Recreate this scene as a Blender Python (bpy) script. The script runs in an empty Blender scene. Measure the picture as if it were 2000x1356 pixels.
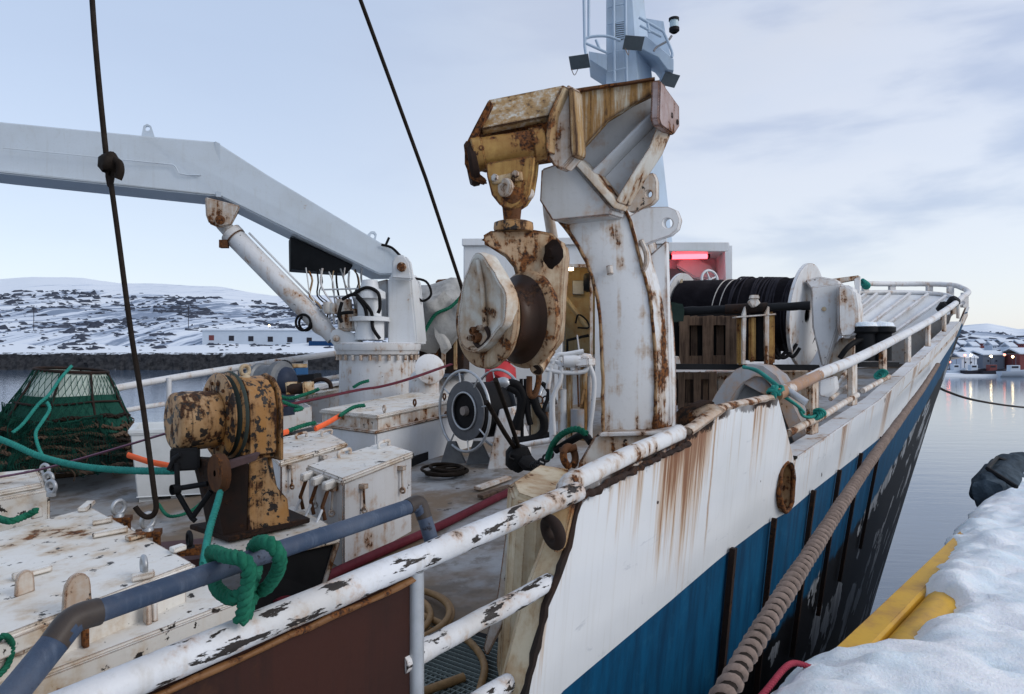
import bpy, bmesh, math, random
from mathutils import Vector, Matrix, noise as mnoise
random.seed(7)
SC = bpy.context.scene
C = SC.collection
F, HZ = 1400.0, 685.0          # focal length and eye level of the photograph, in its pixels

# ------------------------------------------------------------------ camera, sky, sun, exposure
cd = bpy.data.cameras.new('camera'); cam = bpy.data.objects.new('camera', cd); C.objects.link(cam)
cd.sensor_width = 36.0; cd.lens = 36.0 * F / 2000.0; cd.shift_y = (HZ - 678.0) / 2000.0
cd.clip_start = 0.05; cd.clip_end = 6000
cam.location = (0, 0, 0); cam.rotation_euler = (math.radians(90), 0, 0)
SC.camera = cam
SUN_EL, SUN_AZ = math.radians(32), math.radians(112)      # azimuth clockwise from the viewing axis
w = bpy.data.worlds.new('World'); SC.world = w; w.use_nodes = True
wn = w.node_tree; wn.nodes.clear()
def wnode(t, **k):
    n = wn.nodes.new(t)
    for a, b in k.items(): setattr(n, a, b)
    return n
wo = wnode('ShaderNodeOutputWorld'); wa = wnode('ShaderNodeAddShader')
sky = wnode('ShaderNodeTexSky', sky_type='NISHITA', sun_disc=False)
sky.sun_elevation = SUN_EL; sky.sun_rotation = SUN_AZ
b1 = wnode('ShaderNodeBackground'); b1.inputs[1].default_value = 0.05
b2 = wnode('ShaderNodeBackground'); b2.inputs[1].default_value = 0.86
wn.links.new(sky.outputs[0], b1.inputs[0])
tc = wnode('ShaderNodeTexCoord')
sep = wnode('ShaderNodeSeparateXYZ'); wn.links.new(tc.outputs['Generated'], sep.inputs[0])
def wmath(op, a, b=None, clamp=False):
    n = wnode('ShaderNodeMath', operation=op, use_clamp=clamp)
    for i, v in enumerate((a, b)):
        if v is None: continue
        if isinstance(v, (int, float)): n.inputs[i].default_value = v
        else: wn.links.new(v, n.inputs[i])
    return n.outputs[0]
def wmap(v, a, b, c=0.0, d=1.0):
    n = wnode('ShaderNodeMapRange', interpolation_type='SMOOTHSTEP')
    wn.links.new(v, n.inputs[0])
    for i, q in enumerate((a, b, c, d)): n.inputs[i + 1].default_value = q
    return n.outputs[0]
def wmix(f, a, b):
    n = wnode('ShaderNodeMix', data_type='RGBA')
    for i, v in ((0, f), (6, a), (7, b)):
        if isinstance(v, (int, float)): n.inputs[i].default_value = v
        elif isinstance(v, tuple): n.inputs[i].default_value = (*v, 1)
        else: wn.links.new(v, n.inputs[i])
    return n.outputs[2]
def wnoise(sx, sy, sz, scale, detail, off=0.0):
    mp = wnode('ShaderNodeMapping'); mp.inputs['Scale'].default_value = (sx, sy, sz); mp.inputs['Location'].default_value = (off, off * .7, 0)
    wn.links.new(tc.outputs['Generated'], mp.inputs[0])
    n = wnode('ShaderNodeTexNoise'); n.inputs['Scale'].default_value = scale; n.inputs['Detail'].default_value = detail
    n.inputs['Roughness'].default_value = .5; n.inputs['Distortion'].default_value = .25
    wn.links.new(mp.outputs[0], n.inputs['Vector']); return n.outputs[0]
low = wmap(sep.outputs[2], 0.0, 0.42, 1.0, 0.0)
side = wmap(sep.outputs[0], -0.35, 0.55, 0.0, 1.0)
pale = wmath('MULTIPLY', wmath('ADD', wmath('MULTIPLY', low, .66), wmath('MULTIPLY', side, .62)), 1.0, True)
cov = wmap(wnoise(1, 1, 3.2, 2.4, 6), .38, .66)
pale2 = wmath('ADD', pale, wmath('MULTIPLY', wmath('MULTIPLY', cov, side), .25), True)
base = wmix(pale2, (.43, .50, .63), (.62, .63, .68))
base = wmix(wmath('MULTIPLY', wmap(wnoise(1, 1, 2.0, 1.7, 5, 4.1), .44, .64), wmath('MULTIPLY', side, .7)), base, (.63, .61, .605))
streak = wmap(wnoise(1.2, 1.2, 4.2, 3.0, 7, 2.3), .47, .66)
streak = wmath('MULTIPLY', wmath('MULTIPLY', streak, wmap(sep.outputs[2], .05, .16)), wmath('ADD', wmath('MULTIPLY', side, .75), .08))
base = wmix(streak, base, (.37, .41, .53))
wn.links.new(base, b2.inputs[0])
wn.links.new(b1.outputs[0], wa.inputs[0]); wn.links.new(b2.outputs[0], wa.inputs[1]); wn.links.new(wa.outputs[0], wo.inputs[0])
sl = bpy.data.lights.new('sun', 'SUN'); sl.energy = 1.1; sl.angle = math.radians(25); sl.color = (1.0, .95, .9)
so = bpy.data.objects.new('sun', sl); C.objects.link(so)
sd = Vector((math.sin(SUN_AZ) * math.cos(SUN_EL), math.cos(SUN_AZ) * math.cos(SUN_EL), math.sin(SUN_EL)))
so.rotation_euler = (-sd).to_track_quat('-Z', 'Y').to_euler(); so.location = (20, -10, 30)
SC.view_settings.view_transform = 'Standard'; SC.view_settings.look = 'None'
SC.view_settings.exposure = 0.2; SC.view_settings.gamma = 1.0
try: SC.view_settings.use_curve_mapping = False
except Exception: pass

# ------------------------------------------------------------------ geometry helpers
V = Vector
def W(px, py, d): return V(((px - 1000) / F * d, d, (HZ - py) / F * d))
DZ, SL = -1.85, 0.085                              # foredeck: height at the camera and its sheer
def dz(x, y): return DZ + SL * (.643 * x + .766 * y)
def dk(px, py, h=0.0):                              # point of the sloping deck (raised by h) in that line of sight
    u, v = (px - 1000) / F, (HZ - py) / F
    d = (DZ + h) / (v - SL * (.766 + .643 * u))
    return W(px, py, d)
def smooth(pts, n=8, closed=False):
    pts = [V(p) for p in pts]; out = []; m = len(pts)
    for i in range(m if closed else m - 1):
        if closed: a, b, c, d = pts[i - 1], pts[i], pts[(i + 1) % m], pts[(i + 2) % m]
        else: a, b, c, d = pts[max(i - 1, 0)], pts[i], pts[i + 1], pts[min(i + 2, m - 1)]
        for k in range(n):
            t = k / n
            out.append(.5 * ((2 * b) + (c - a) * t + (2 * a - 5 * b + 4 * c - d) * t * t + (3 * b - a - 3 * c + d) * t ** 3))
    if not closed: out.append(pts[-1])
    return out
def head(a): a = math.radians(a); return V((math.sin(a), math.cos(a), 0))
UP = V((0, 0, 1))
AWAY = V((.62, .79, 0)).normalized()
def frames(pts, closed=False):
    res = []; n = len(pts); prev = None
    for i in range(n):
        if closed: t = pts[(i + 1) % n] - pts[i - 1]
        else: t = pts[min(i + 1, n - 1)] - pts[max(i - 1, 0)]
        if t.length < 1e-9: t = V((0, 0, 1))
        t.normalize()
        if prev is None:
            r = UP if abs(t.z) < .9 else V((1, 0, 0))
            a = t.cross(r).normalized()
        else:
            a = (prev - t * prev.dot(t))
            if a.length < 1e-6: a = t.cross(UP)
            a.normalize()
        prev = a; res.append((t, a, t.cross(a)))
    return res
class MB:
    def __init__(s): s.bm = bmesh.new()
    def face(s, pts):
        return s.bm.faces.new([s.bm.verts.new(p) for p in pts])
    def tube(s, pts, r, seg=8, closed=False, caps=True, sx=1.0, sy=1.0):
        pts = [V(p) for p in pts]; n = len(pts); fr = frames(pts, closed); rings = []
        for i in range(n):
            t, a, b = fr[i]; rr = r(i / max(n - 1, 1)) if callable(r) else r
            rings.append([s.bm.verts.new(pts[i] + a * math.cos(k * 2 * math.pi / seg) * rr * sx + b * math.sin(k * 2 * math.pi / seg) * rr * sy) for k in range(seg)])
        for i in range(n if closed else n - 1):
            A, B = rings[i], rings[(i + 1) % n]
            for k in range(seg): s.bm.faces.new((A[k], A[(k + 1) % seg], B[(k + 1) % seg], B[k]))
        if caps and not closed and seg > 2:
            s.bm.faces.new(list(reversed(rings[0]))); s.bm.faces.new(rings[-1])
        return s
    def lathe(s, prof, o, ax, seg=32, ref=None):          # prof: (distance along axis, radius)
        ax = V(ax).normalized(); o = V(o)
        r = ref if ref is not None else (UP if abs(ax.z) < .9 else V((0, 1, 0)))
        a = (r - ax * r.dot(ax)).normalized(); b = ax.cross(a); rings = []
        for t, rad in prof:
            if rad < 1e-6: rings.append([s.bm.verts.new(o + ax * t)])
            else: rings.append([s.bm.verts.new(o + ax * t + (a * math.cos(k * 2 * math.pi / seg) + b * math.sin(k * 2 * math.pi / seg)) * rad) for k in range(seg)])
        for A, B in zip(rings, rings[1:]):
            for k in range(seg):
                k2 = (k + 1) % seg
                if len(A) == 1 and len(B) == 1: continue
                if len(A) == 1: s.bm.faces.new((A[0], B[k2], B[k]))
                elif len(B) == 1: s.bm.faces.new((A[k], A[k2], B[0]))
                else: s.bm.faces.new((A[k], A[k2], B[k2], B[k]))
        return s
    def prism(s, pts, ext):                                # polygon of 3D points pushed along ext
        pts = [V(p) for p in pts]; ext = V(ext); n = len(pts)
        a = [s.bm.verts.new(p) for p in pts]; b = [s.bm.verts.new(p + ext) for p in pts]
        s.bm.faces.new(a); s.bm.faces.new(list(reversed(b)))
        for i in range(n): s.bm.faces.new((a[i], b[i], b[(i + 1) % n], a[(i + 1) % n]))
        return s
    def holed(s, px, d, th, hx, hy, hr, ext=None, n=36):   # plate with a real round hole through it
        e = (ext or AWAY) * th; c = W(hx, hy, d); P = [W(x, y, d) for x, y in px]; out = []
        for k in range(n):
            a = 2 * math.pi * k / n; dx, dzz = math.cos(a), math.sin(a); best = 1e9
            for i in range(len(P)):
                A, B = P[i - 1] - c, P[i] - c; ex, ez = B.x - A.x, B.z - A.z; det = dx * -ez + dzz * ex
                if abs(det) < 1e-12: continue
                t = (A.x * -ez + A.z * ex) / det; u = (dx * A.z - dzz * A.x) / det
                if t > 0 and -1e-6 <= u <= 1 + 1e-6: best = min(best, t)
            out.append(c + V((dx * best, 0, dzz * best)))
        inn = [c + V((math.cos(2 * math.pi * k / n) * hr, 0, math.sin(2 * math.pi * k / n) * hr)) for k in range(n)]
        mid = [i + (o - i).normalized() * .004 for i, o in zip(inn, out)]
        return s.grid([[p + e for p in out], out, mid, [p + V((0, .004, 0)) for p in inn], [p + e for p in inn], [p + e for p in out]], closed=True)
    def slab(s, px, d, th, ext=None):                      # outline in photo pixels at its own distance, with real thickness
        pts = [W(p[0], p[1], p[2] if len(p) > 2 else d) for p in px]
        return s.prism(pts, (ext or AWAY) * th)
    def box(s, o, ex, ey, ez):
        o, ex, ey, ez = V(o), V(ex), V(ey), V(ez)
        return s.prism([o, o + ex, o + ex + ey, o + ey], ez)
    def cbox(s, c, ex, ey, ez):
        c, ex, ey, ez = V(c), V(ex), V(ey), V(ez)
        return s.box(c - ex / 2 - ey / 2 - ez / 2, ex, ey, ez)
    def grid(s, rows, closed=False):
        vs = [[s.bm.verts.new(p) for p in r] for r in rows]
        for i in range(len(vs) - 1):
            n = len(vs[i])
            for j in range(n if closed else n - 1):
                s.bm.faces.new((vs[i][j], vs[i][(j + 1) % n], vs[i + 1][(j + 1) % n], vs[i + 1][j]))
        return s
    def torus(s, c, ax, R, r, seg=40, rs=8, a0=0, a1=360, ref=None):
        ax = V(ax).normalized(); rf = ref if ref is not None else (UP if abs(ax.z) < .9 else V((0, 1, 0)))
        a = (rf - ax * rf.dot(ax)).normalized(); b = ax.cross(a); full = abs(a1 - a0) >= 359.9
        pts = [V(c) + (a * math.cos(math.radians(a0 + (a1 - a0) * k / seg)) + b * math.sin(math.radians(a0 + (a1 - a0) * k / seg))) * R for k in range(seg if full else seg + 1)]
        return s.tube(pts, r, rs, closed=full)
    def rope(s, pts, r, pitch=.12, strands=3, step=None, seg=6):   # laid rope: strands twisted round the path
        pts = [V(p) for p in pts]; L = [0]
        for a, b in zip(pts, pts[1:]): L.append(L[-1] + (b - a).length)
        step = step or pitch / 8; n = max(int(L[-1] / step), 4); q = []; j = 0
        for i in range(n + 1):
            l = L[-1] * i / n
            while j < len(L) - 2 and L[j + 1] < l: j += 1
            q.append(pts[j].lerp(pts[j + 1], (l - L[j]) / max(L[j + 1] - L[j], 1e-9)))
        fr = frames(q)
        for k in range(strands):
            ph = 2 * math.pi * k / strands
            s.tube([q[i] + (fr[i][1] * math.cos(ph + 2 * math.pi * L[-1] * i / n / pitch) + fr[i][2] * math.sin(ph + 2 * math.pi * L[-1] * i / n / pitch)) * r * .5 for i in range(n + 1)], r * .56, seg)
        return s
    def bevel(s, off, seg=2, ang=30):
        s.bm.normal_update()
        bmesh.ops.remove_doubles(s.bm, verts=s.bm.verts, dist=1e-5)
        es = [e for e in s.bm.edges if len(e.link_faces) == 2 and e.calc_face_angle(0) > math.radians(ang)]
        bmesh.ops.bevel(s.bm, geom=es, offset=off, segments=seg, affect='EDGES', clamp_overlap=True)
        return s
    def rough(s, amp, freq, cuts=0):                       # dents and uneven plate
        if cuts: bmesh.ops.subdivide_edges(s.bm, edges=s.bm.edges, cuts=cuts, use_grid_fill=True)
        for v in s.bm.verts:
            v.co += V(mnoise.noise_vector(v.co * freq)) * amp
        return s
def mesh_obj(name, mb, m, origin, ang=35):
    bm = mb.bm
    bmesh.ops.recalc_face_normals(bm, faces=bm.faces)
    me = bpy.data.meshes.new(name)
    for v in bm.verts: v.co -= origin
    for f in bm.faces: f.smooth = True
    bm.to_mesh(me); bm.free()
    me.set_sharp_from_angle(angle=math.radians(ang))
    me.materials.append(m)
    o = bpy.data.objects.new(name, me); C.objects.link(o)
    return o
def tag(o, label, cat, group=None):
    o['label'] = label; o['category'] = cat
    if group: o['group'] = group
    return o
def thing(name, label, cat, loc, group=None):
    o = bpy.data.objects.new(name, None); o.empty_display_size = .1; C.objects.link(o); o.location = loc
    return tag(o, label, cat, group)
def worg(o):
    p = V(o.location)
    while o.parent: o = o.parent; p += V(o.location)
    return p
def part(name, mb, m, root, ang=35, label=None, kind=None):
    o = mesh_obj(name, mb, m, worg(root), ang); o.parent = root
    if label: o['label'] = label
    if kind: o['kind'] = kind
    return o
def single(name, mb, m, loc, label, cat, group=None, ang=35, kind=None):
    loc = V(loc); o = mesh_obj(name, mb, m, loc, ang); o.location = loc
    if kind: o['kind'] = kind
    return tag(o, label, cat, group)
def structure(name, mb, m, ang=35, kind='structure'):
    o = mesh_obj(name, mb, m, V((0, 0, 0)), ang); o['kind'] = kind; return o
def uvs(o, fn):                                            # uv from (world) vertex position
    me = o.data; uv = me.uv_layers.new(name='UVMap'); org = worg(o)
    for l in me.loops: uv.data[l.index].uv = fn(me.vertices[l.vertex_index].co + org)
def copy_tree(o, delta, parent=None):
    c = o.copy(); C.objects.link(c)
    if parent is None: c.location = V(o.location) + delta
    else: c.parent = parent
    for ch in list(o.children): copy_tree(ch, delta, c)
    return c

# ------------------------------------------------------------------ materials
class NT:
    def __init__(s, name):
        s.m = bpy.data.materials.new(name); s.m.use_nodes = True; s.t = s.m.node_tree
        s.p = s.t.nodes['Principled BSDF']; s._c = None
    def n(s, t, **k):
        x = s.t.nodes.new(t)
        for a, b in k.items(): setattr(x, a, b)
        return x
    def set(s, sock, v):
        if isinstance(v, (int, float)): sock.default_value = v
        elif isinstance(v, tuple): sock.default_value = (*v, 1) if len(v) == 3 and sock.type == 'RGBA' else v
        else: s.t.links.new(v, sock)
    def tc(s, which='Object'):
        if s._c is None: s._c = s.n('ShaderNodeTexCoord')
        return s._c.outputs[which]
    def mp(s, scale, vec=None, loc=(0, 0, 0)):
        x = s.n('ShaderNodeMapping'); s.set(x.inputs[0], vec or s.tc()); x.inputs['Scale'].default_value = scale; x.inputs['Location'].default_value = loc
        return x.outputs[0]
    def noise(s, scale, detail=4, rough=.6, vec=None, dist=0.0):
        x = s.n('ShaderNodeTexNoise'); s.set(x.inputs['Vector'], vec or s.tc())
        x.inputs['Scale'].default_value = scale; x.inputs['Detail'].default_value = detail
        x.inputs['Roughness'].default_value = rough; x.inputs['Distortion'].default_value = dist
        return x.outputs[0]
    def math(s, op, a, b=None, clamp=False):
        x = s.n('ShaderNodeMath', operation=op, use_clamp=clamp); s.set(x.inputs[0], a)
        if b is not None: s.set(x.inputs[1], b)
        return x.outputs[0]
    def map(s, v, a, b, c=0.0, d=1.0):
        x = s.n('ShaderNodeMapRange', interpolation_type='SMOOTHSTEP'); s.set(x.inputs[0], v)
        for i, q in enumerate((a, b, c, d)): s.set(x.inputs[i + 1], q)
        return x.outputs[0]
    def mix(s, f, a, b):
        x = s.n('ShaderNodeMix', data_type='RGBA'); s.set(x.inputs[0], f); s.set(x.inputs[6], a); s.set(x.inputs[7], b)
        return x.outputs[2]
    def bump(s, h, strength=.3, dist=.01, normal=None):
        x = s.n('ShaderNodeBump'); x.inputs['Strength'].default_value = strength; x.inputs['Distance'].default_value = dist
        s.set(x.inputs['Height'], h)
        if normal is not None: s.set(x.inputs['Normal'], normal)
        s.t.links.new(x.outputs[0], s.p.inputs['Normal'])
    def edge(s, rad=.012):
        bv = s.n('ShaderNodeBevel', samples=4); bv.inputs[0].default_value = rad
        g = s.n('ShaderNodeNewGeometry'); d = s.n('ShaderNodeVectorMath', operation='DOT_PRODUCT')
        s.t.links.new(bv.outputs[0], d.inputs[0]); s.t.links.new(g.outputs['Normal'], d.inputs[1])
        return s.map(s.math('SUBTRACT', 1.0, d.outputs['Value']), .01, .2)
    def out(s, col, rough=.5, metal=0.0, spec=.22):
        s.set(s.p.inputs['Base Color'], col); s.set(s.p.inputs['Roughness'], rough); s.set(s.p.inputs['Metallic'], metal)
        s.p.inputs['Specular IOR Level'].default_value = spec
        return s.m
RUST = ((.20, .075, .022), (.028, .014, .010))
def paint(name, col, rust=.3, streak=.3, edge=.5, dirt=.35, rough=.45, sc=1.0, stain=(.36, .18, .06), dirtc=None, bump=.35, rustc=RUST, stw=.22, erad=.012, chip=0.0, chipc=(.03, .025, .022), rot=None):
    s = NT(name)
    big = s.noise(1.7 * sc, 3, .55); med = s.noise(7 * sc, 9, .68); fine = s.noise(42 * sc, 5, .65)
    st = s.noise(1.0, 6, .6, s.mp((17 * sc, 17 * sc, 1.1 * sc)))
    f = s.math('ADD', s.math('MULTIPLY', med, .62), s.math('MULTIPLY', big, .38))
    f = s.math('ADD', f, s.math('MULTIPLY', s.math('SUBTRACT', st, .5), streak * .55))
    if edge > 0: f = s.math('ADD', f, s.math('MULTIPLY', s.edge(erad), edge * .3))
    wa_ = s.n('ShaderNodeAttribute', attribute_name='wear'); f = s.math('ADD', f, wa_.outputs['Fac'])
    thr = .68 - rust * .30
    rm = s.map(f, thr - .025, thr + .025); sm = s.map(f, thr - stw, thr + .01)
    dc = dirtc or (col[0] * .62, col[1] * .55, col[2] * .45)
    c = s.mix(s.math('MULTIPLY', s.map(big, .35, .72), dirt), col, dc)
    c = s.mix(s.math('MULTIPLY', s.map(st, .5, .75), dirt * .8), c, dc)
    c = s.mix(s.math('MULTIPLY', s.map(fine, .52, .75), .18), c, (col[0] * .5, col[1] * .47, col[2] * .42))
    c = s.mix(s.math('MULTIPLY', sm, .62), c, stain)
    rc = s.mix(s.map(fine, .36, .62), rustc[0], rustc[1])
    c = s.mix(rm, c, rc)
    hgt = s.math('ADD', s.math('MULTIPLY', rm, -1.0), s.math('ADD', s.math('MULTIPLY', fine, .35), s.math('MULTIPLY', med, .5)))
    if chip > 0:
        cv = s.mp((1, 1, 1), None, (3.1, 7.7, 1.3))
        if rot is not None:
            r0 = s.n('ShaderNodeMapping'); s.set(r0.inputs[0], s.tc()); r0.inputs['Rotation'].default_value = (0, 0, math.radians(rot)); cv = s.mp((1.5, .42, 1.5), r0.outputs[0], (3.1, 7.7, 1.3))
        cm = s.map(s.noise(13 * sc, 7, .62, cv), .70 - chip * .3, .72 - chip * .3)
        c = s.mix(cm, c, chipc); hgt = s.math('SUBTRACT', hgt, cm)
    s.bump(hgt, bump, .006)
    return s.out(c, s.math('ADD', rough, s.math('MULTIPLY', rm, .4)))
def plain(name, col, rough=.6, metal=0.0, var=.35, sc=12, bump=.15, bd=.004):
    s = NT(name); lum = sum(col) / 3; a = s.noise(sc, 6, .65); b = s.noise(sc * .18, 3)
    c = s.mix(s.math('MULTIPLY', s.map(a, .35, .7), var), col, tuple(x * .45 for x in col))
    c = s.mix(s.math('MULTIPLY', s.map(b, .4, .7), var), c, tuple(min(x * 1.35 + .01, 1) for x in col))
    s.bump(a, bump, bd); return s.out(c, rough, metal, .1 if lum < .08 else .22)
def emit(name, col, strength):
    s = NT(name); s.p.inputs['Emission Color'].default_value = (*col, 1); s.p.inputs['Emission Strength'].default_value = strength
    return s.out(col, .5)
WHITE = (.70, .71, .71)
M = {}
M['white'] = paint('white_paint', (.63, .645, .665), .12, .5, .7, .35, chip=.08, stw=.13)
M['post'] = paint('post_white_paint', (.62, .635, .65), .16, 1.0, 1.5, .22, stain=(.34, .19, .07), erad=.03, stw=.13)
M['white_clean'] = paint('clean_white_paint', (.66, .69, .72), .0, .25, .2, .25, rough=.38, bump=.12, stw=.07)
M['boom'] = paint('pale_grey_blue_paint', (.56, .63, .70), .0, .2, .15, .2, rough=.35, bump=.08, stw=.05)
M['mast'] = paint('blue_grey_mast_paint', (.42, .53, .66), .0, .25, .1, .25, rough=.4, bump=.08, stw=.05)
M['white_rusty'] = paint('rusty_white_paint', (.62, .62, .60), .33, .8, .8, .55, chip=.16)
M['hatch'] = paint('hatch_cream_paint', (.70, .69, .655), .16, .1, .9, .45, dirtc=(.52, .43, .31), stain=(.42, .27, .12), chip=.26, stw=.15)
M['cream'] = paint('stained_cream_paint', (.56, .48, .34), .30, .7, .6, .8, dirtc=(.34, .22, .09), stain=(.30, .15, .045))
M['fascia'] = paint('rust_streaked_cream_paint', (.54, .48, .34), .42, 1.9, .7, .95, dirtc=(.30, .19, .06), stain=(.24, .12, .03), sc=1.25)
def streaked(name, a, b, dcol, sc=1.0):
    s = NT(name); st = s.noise(1.0, 7, .66, s.mp((22 * sc, 22 * sc, 1.5 * sc))); st2 = s.noise(1.0, 5, .6, s.mp((60 * sc, 60 * sc, 4 * sc))); med = s.noise(6, 8, .7); fine = s.noise(45, 5)
    f = s.math('ADD', s.math('MULTIPLY', st, .6), s.math('ADD', s.math('MULTIPLY', st2, .2), s.math('MULTIPLY', med, .2))); e = s.edge(.03)
    f = s.math('ADD', f, s.math('MULTIPLY', e, .16))
    c = s.mix(s.map(f, .38, .53), a, b); c = s.mix(s.map(f, .535, .62), c, dcol); c = s.mix(s.math('MULTIPLY', s.map(fine, .55, .7), .3), c, dcol)
    s.bump(s.math('ADD', med, fine), .3, .006); return s.out(c, .6)
M['fascia'] = streaked('golden_streaked_rust', (.50, .47, .38), (.27, .145, .045), (.04, .018, .011))
M['cover'] = streaked('pale_streaked_rust', (.53, .52, .46), (.33, .205, .085), (.055, .026, .014), .8)
M['soffit'] = paint('grey_underside_paint', (.50, .52, .54), .10, .3, .75, .35, stw=.14)
M['yellow'] = paint('ochre_worn_paint', (.43, .27, .085), .40, .6, .8, .8, dirtc=(.28, .16, .05), stain=(.22, .10, .025), sc=1.4)
M['orange'] = paint('chipped_orange_paint', (.40, .195, .058), .40, 1.0, 1.2, .85, dirtc=(.47, .35, .22), stain=(.20, .085, .02), sc=1.25, chip=.50, stw=.12, rustc=((.10, .045, .02), (.022, .013, .011)))
M['block'] = paint('flaking_block_paint', (.50, .42, .31), .50, .5, .9, .8, dirtc=(.34, .24, .13), stain=(.24, .11, .035), sc=1.5)
M['cheek'] = paint('battered_white_paint', (.62, .61, .56), .24, .2, 1.0, .7, dirtc=(.38, .32, .22), sc=1.5, bump=.8)
M['rust'] = paint('dark_rust', (.055, .027, .016), .5, .3, .3, .6, dirtc=(.16, .07, .03), stain=(.12, .05, .02), rough=.8)
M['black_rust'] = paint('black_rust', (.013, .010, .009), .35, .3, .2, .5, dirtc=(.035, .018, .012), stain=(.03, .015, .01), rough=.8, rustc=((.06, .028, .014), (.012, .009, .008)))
M['rail'] = paint('peeling_white_rail_paint', (.62, .64, .67), .24, .2, .35, .6, sc=1.3, chip=.46, rot=38, bump=.8, rustc=((.10, .055, .035), (.020, .016, .018)), stw=.10)
M['blue_rail'] = paint('worn_blue_rail_paint', (.032, .052, .092), .14, .2, .2, .5, dirtc=(.13, .165, .22), sc=2.4, stain=(.05, .06, .09), rustc=((.05, .045, .05), (.02, .02, .025)), bump=.6, rough=.55)
M['brown'] = paint('brown_red_lead_plate', (.036, .0105, .0065), .10, .3, .4, .8, dirtc=(.012, .006, .005), stain=(.07, .028, .010), rough=.7, stw=.12)
M['grey'] = paint('grey_paint', (.27, .29, .32), .14, .3, .5, .5)
M['galv'] = plain('galvanised_steel', (.42, .44, .46), .42, .55)
M['steel'] = plain('grey_steel', (.16, .17, .18), .5, .4)
M['dark'] = plain('dark_metal', (.014, .015, .017), .6, .1)
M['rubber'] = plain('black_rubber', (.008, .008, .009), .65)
M['cable'] = plain('dark_wire_rope', (.018, .013, .010), .7, .1, .5, 60, .5)
M['net'] = plain('dark_green_net', (.008, .055, .04), .9, 0, .5, 60)
M['green'] = plain('green_rope_fibre', (.014, .125, .075), .85, 0, .5, 90, .6)
M['teal'] = plain('teal_rope_fibre', (.022, .22, .185), .8, 0, .4, 90, .5)
M['purple'] = plain('purple_strap', (.14, .065, .105), .7, 0, .4, 60)
M['red_hose'] = plain('dark_red_hose', (.11, .018, .028), .5, 0, .4, 30)
M['tan'] = plain('tan_hose', (.25, .15, .065), .55, 0, .45, 30)
M['orange_flag'] = plain('orange_webbing', (.85, .14, .045), .6, 0, .15)
M['mooring'] = plain('brown_chafed_rope', (.20, .15, .125), .85, 0, .5, 70, .6)
M['brown_rope'] = plain('brown_rope', (.085, .058, .04), .9, 0, .6, 50, .6)
M['cloth'] = plain('pale_tarp', (.36, .36, .35), .85, 0, .8, 6, .6, .04)
M['plastic'] = plain('white_plastic', (.60, .63, .64), .45, 0, .25, 4)
M['warm_lamp'] = emit('warm_lamp_glow', (1.0, .75, .42), 14)
M['red_lamp'] = emit('red_tube_glow', (1.0, .06, .08), 7)
M['red_lamp2'] = emit('red_lamp_glow', (1.0, .22, .14), 5)
M['beige'] = paint('beige_cabin_paint', (.50, .42, .26), .1, .3, .4, .5)
M['beam_yellow'] = paint('yellow_kerb_paint', (.60, .35, .035), .10, .2, .5, .5, dirtc=(.36, .20, .03))
M['louvre'] = plain('dark_louvre', (.035, .025, .02), .6)
M['glass'] = plain('dark_lamp_glass', (.085, .105, .12), .2, 0, .2)
M['lens'] = plain('clear_lens', (.45, .58, .64), .15, 0, .1)
M['bluegear'] = plain('navy_motor_paint', (.030, .040, .065), .5, .1, .4)
M['blue_box'] = plain('blue_panel', (.02, .09, .22), .5, 0, .2)
M['pad'] = plain('grey_stone', (.10, .10, .11), .9)
def wood():
    s = NT('weathered_wood'); g = s.noise(1.0, 7, .65, s.mp((28, 28, 2.2))); k = s.noise(2.5, 3)
    c = s.mix(s.map(g, .35, .68), (.13, .085, .058), (.045, .028, .02)); c = s.mix(s.math('MULTIPLY', s.map(k, .4, .7), .5), c, (.20, .14, .10))
    s.bump(g, .3, .004); return s.out(c, .8)
M['wood'] = wood()
def deckmat():
    s = NT('worn_deck_paint'); a = s.noise(.9, 5, .6); b = s.noise(3.4, 8, .7); d = s.noise(30, 5)
    c = s.mix(s.map(a, .42, .58), (.29, .30, .31), (.17, .125, .085))
    c = s.mix(s.math('MULTIPLY', s.map(b, .50, .64), .75), c, (.115, .095, .075))
    c = s.mix(s.math('MULTIPLY', s.map(b, .28, .42, 1, 0), .7), c, (.40, .42, .45))
    c = s.mix(s.map(s.noise(5.5, 4, .5, s.mp((1, 1, 1), None, (5, 2, 0))), .70, .72), c, (.05, .04, .035))
    s.bump(s.math('ADD', d, b), .25, .006); return s.out(c, s.map(a, .3, .7, .35, .65))
M['deck'] = deckmat()
def snowmat():
    s = NT('snow'); a = s.noise(3, 5); b = s.noise(55, 5, .7)
    c = s.mix(s.map(a, .38, .66), (.84, .865, .90), (.70, .80, .87)); c = s.mix(s.math('MULTIPLY', s.map(s.noise(14, 6, .7), .60, .72), .35), c, (.45, .47, .48))
    s.bump(s.math('ADD', s.math('MULTIPLY', a, 1.5), s.math('MULTIPLY', b, .7)), .7, .025)
    s.p.inputs['Subsurface Weight'].default_value = .15; s.p.inputs['Subsurface Radius'].default_value = (.03, .04, .06)
    return s.out(c, .75)
M['snow'] = snowmat()
def watermat():
    s = NT('harbour_water'); a = s.noise(1.0, 4, .6, s.mp((.35, 1.1, 1))); b = s.noise(1.0, 3, .6, s.mp((1.6, 5.0, 1)))
    s.bump(s.math('ADD', s.math('MULTIPLY', a, 1.0), s.math('MULTIPLY', b, .3)), .07, .2)
    return s.out((.050, .090, .150), .08, 0, .55)
M['water'] = watermat()
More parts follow.
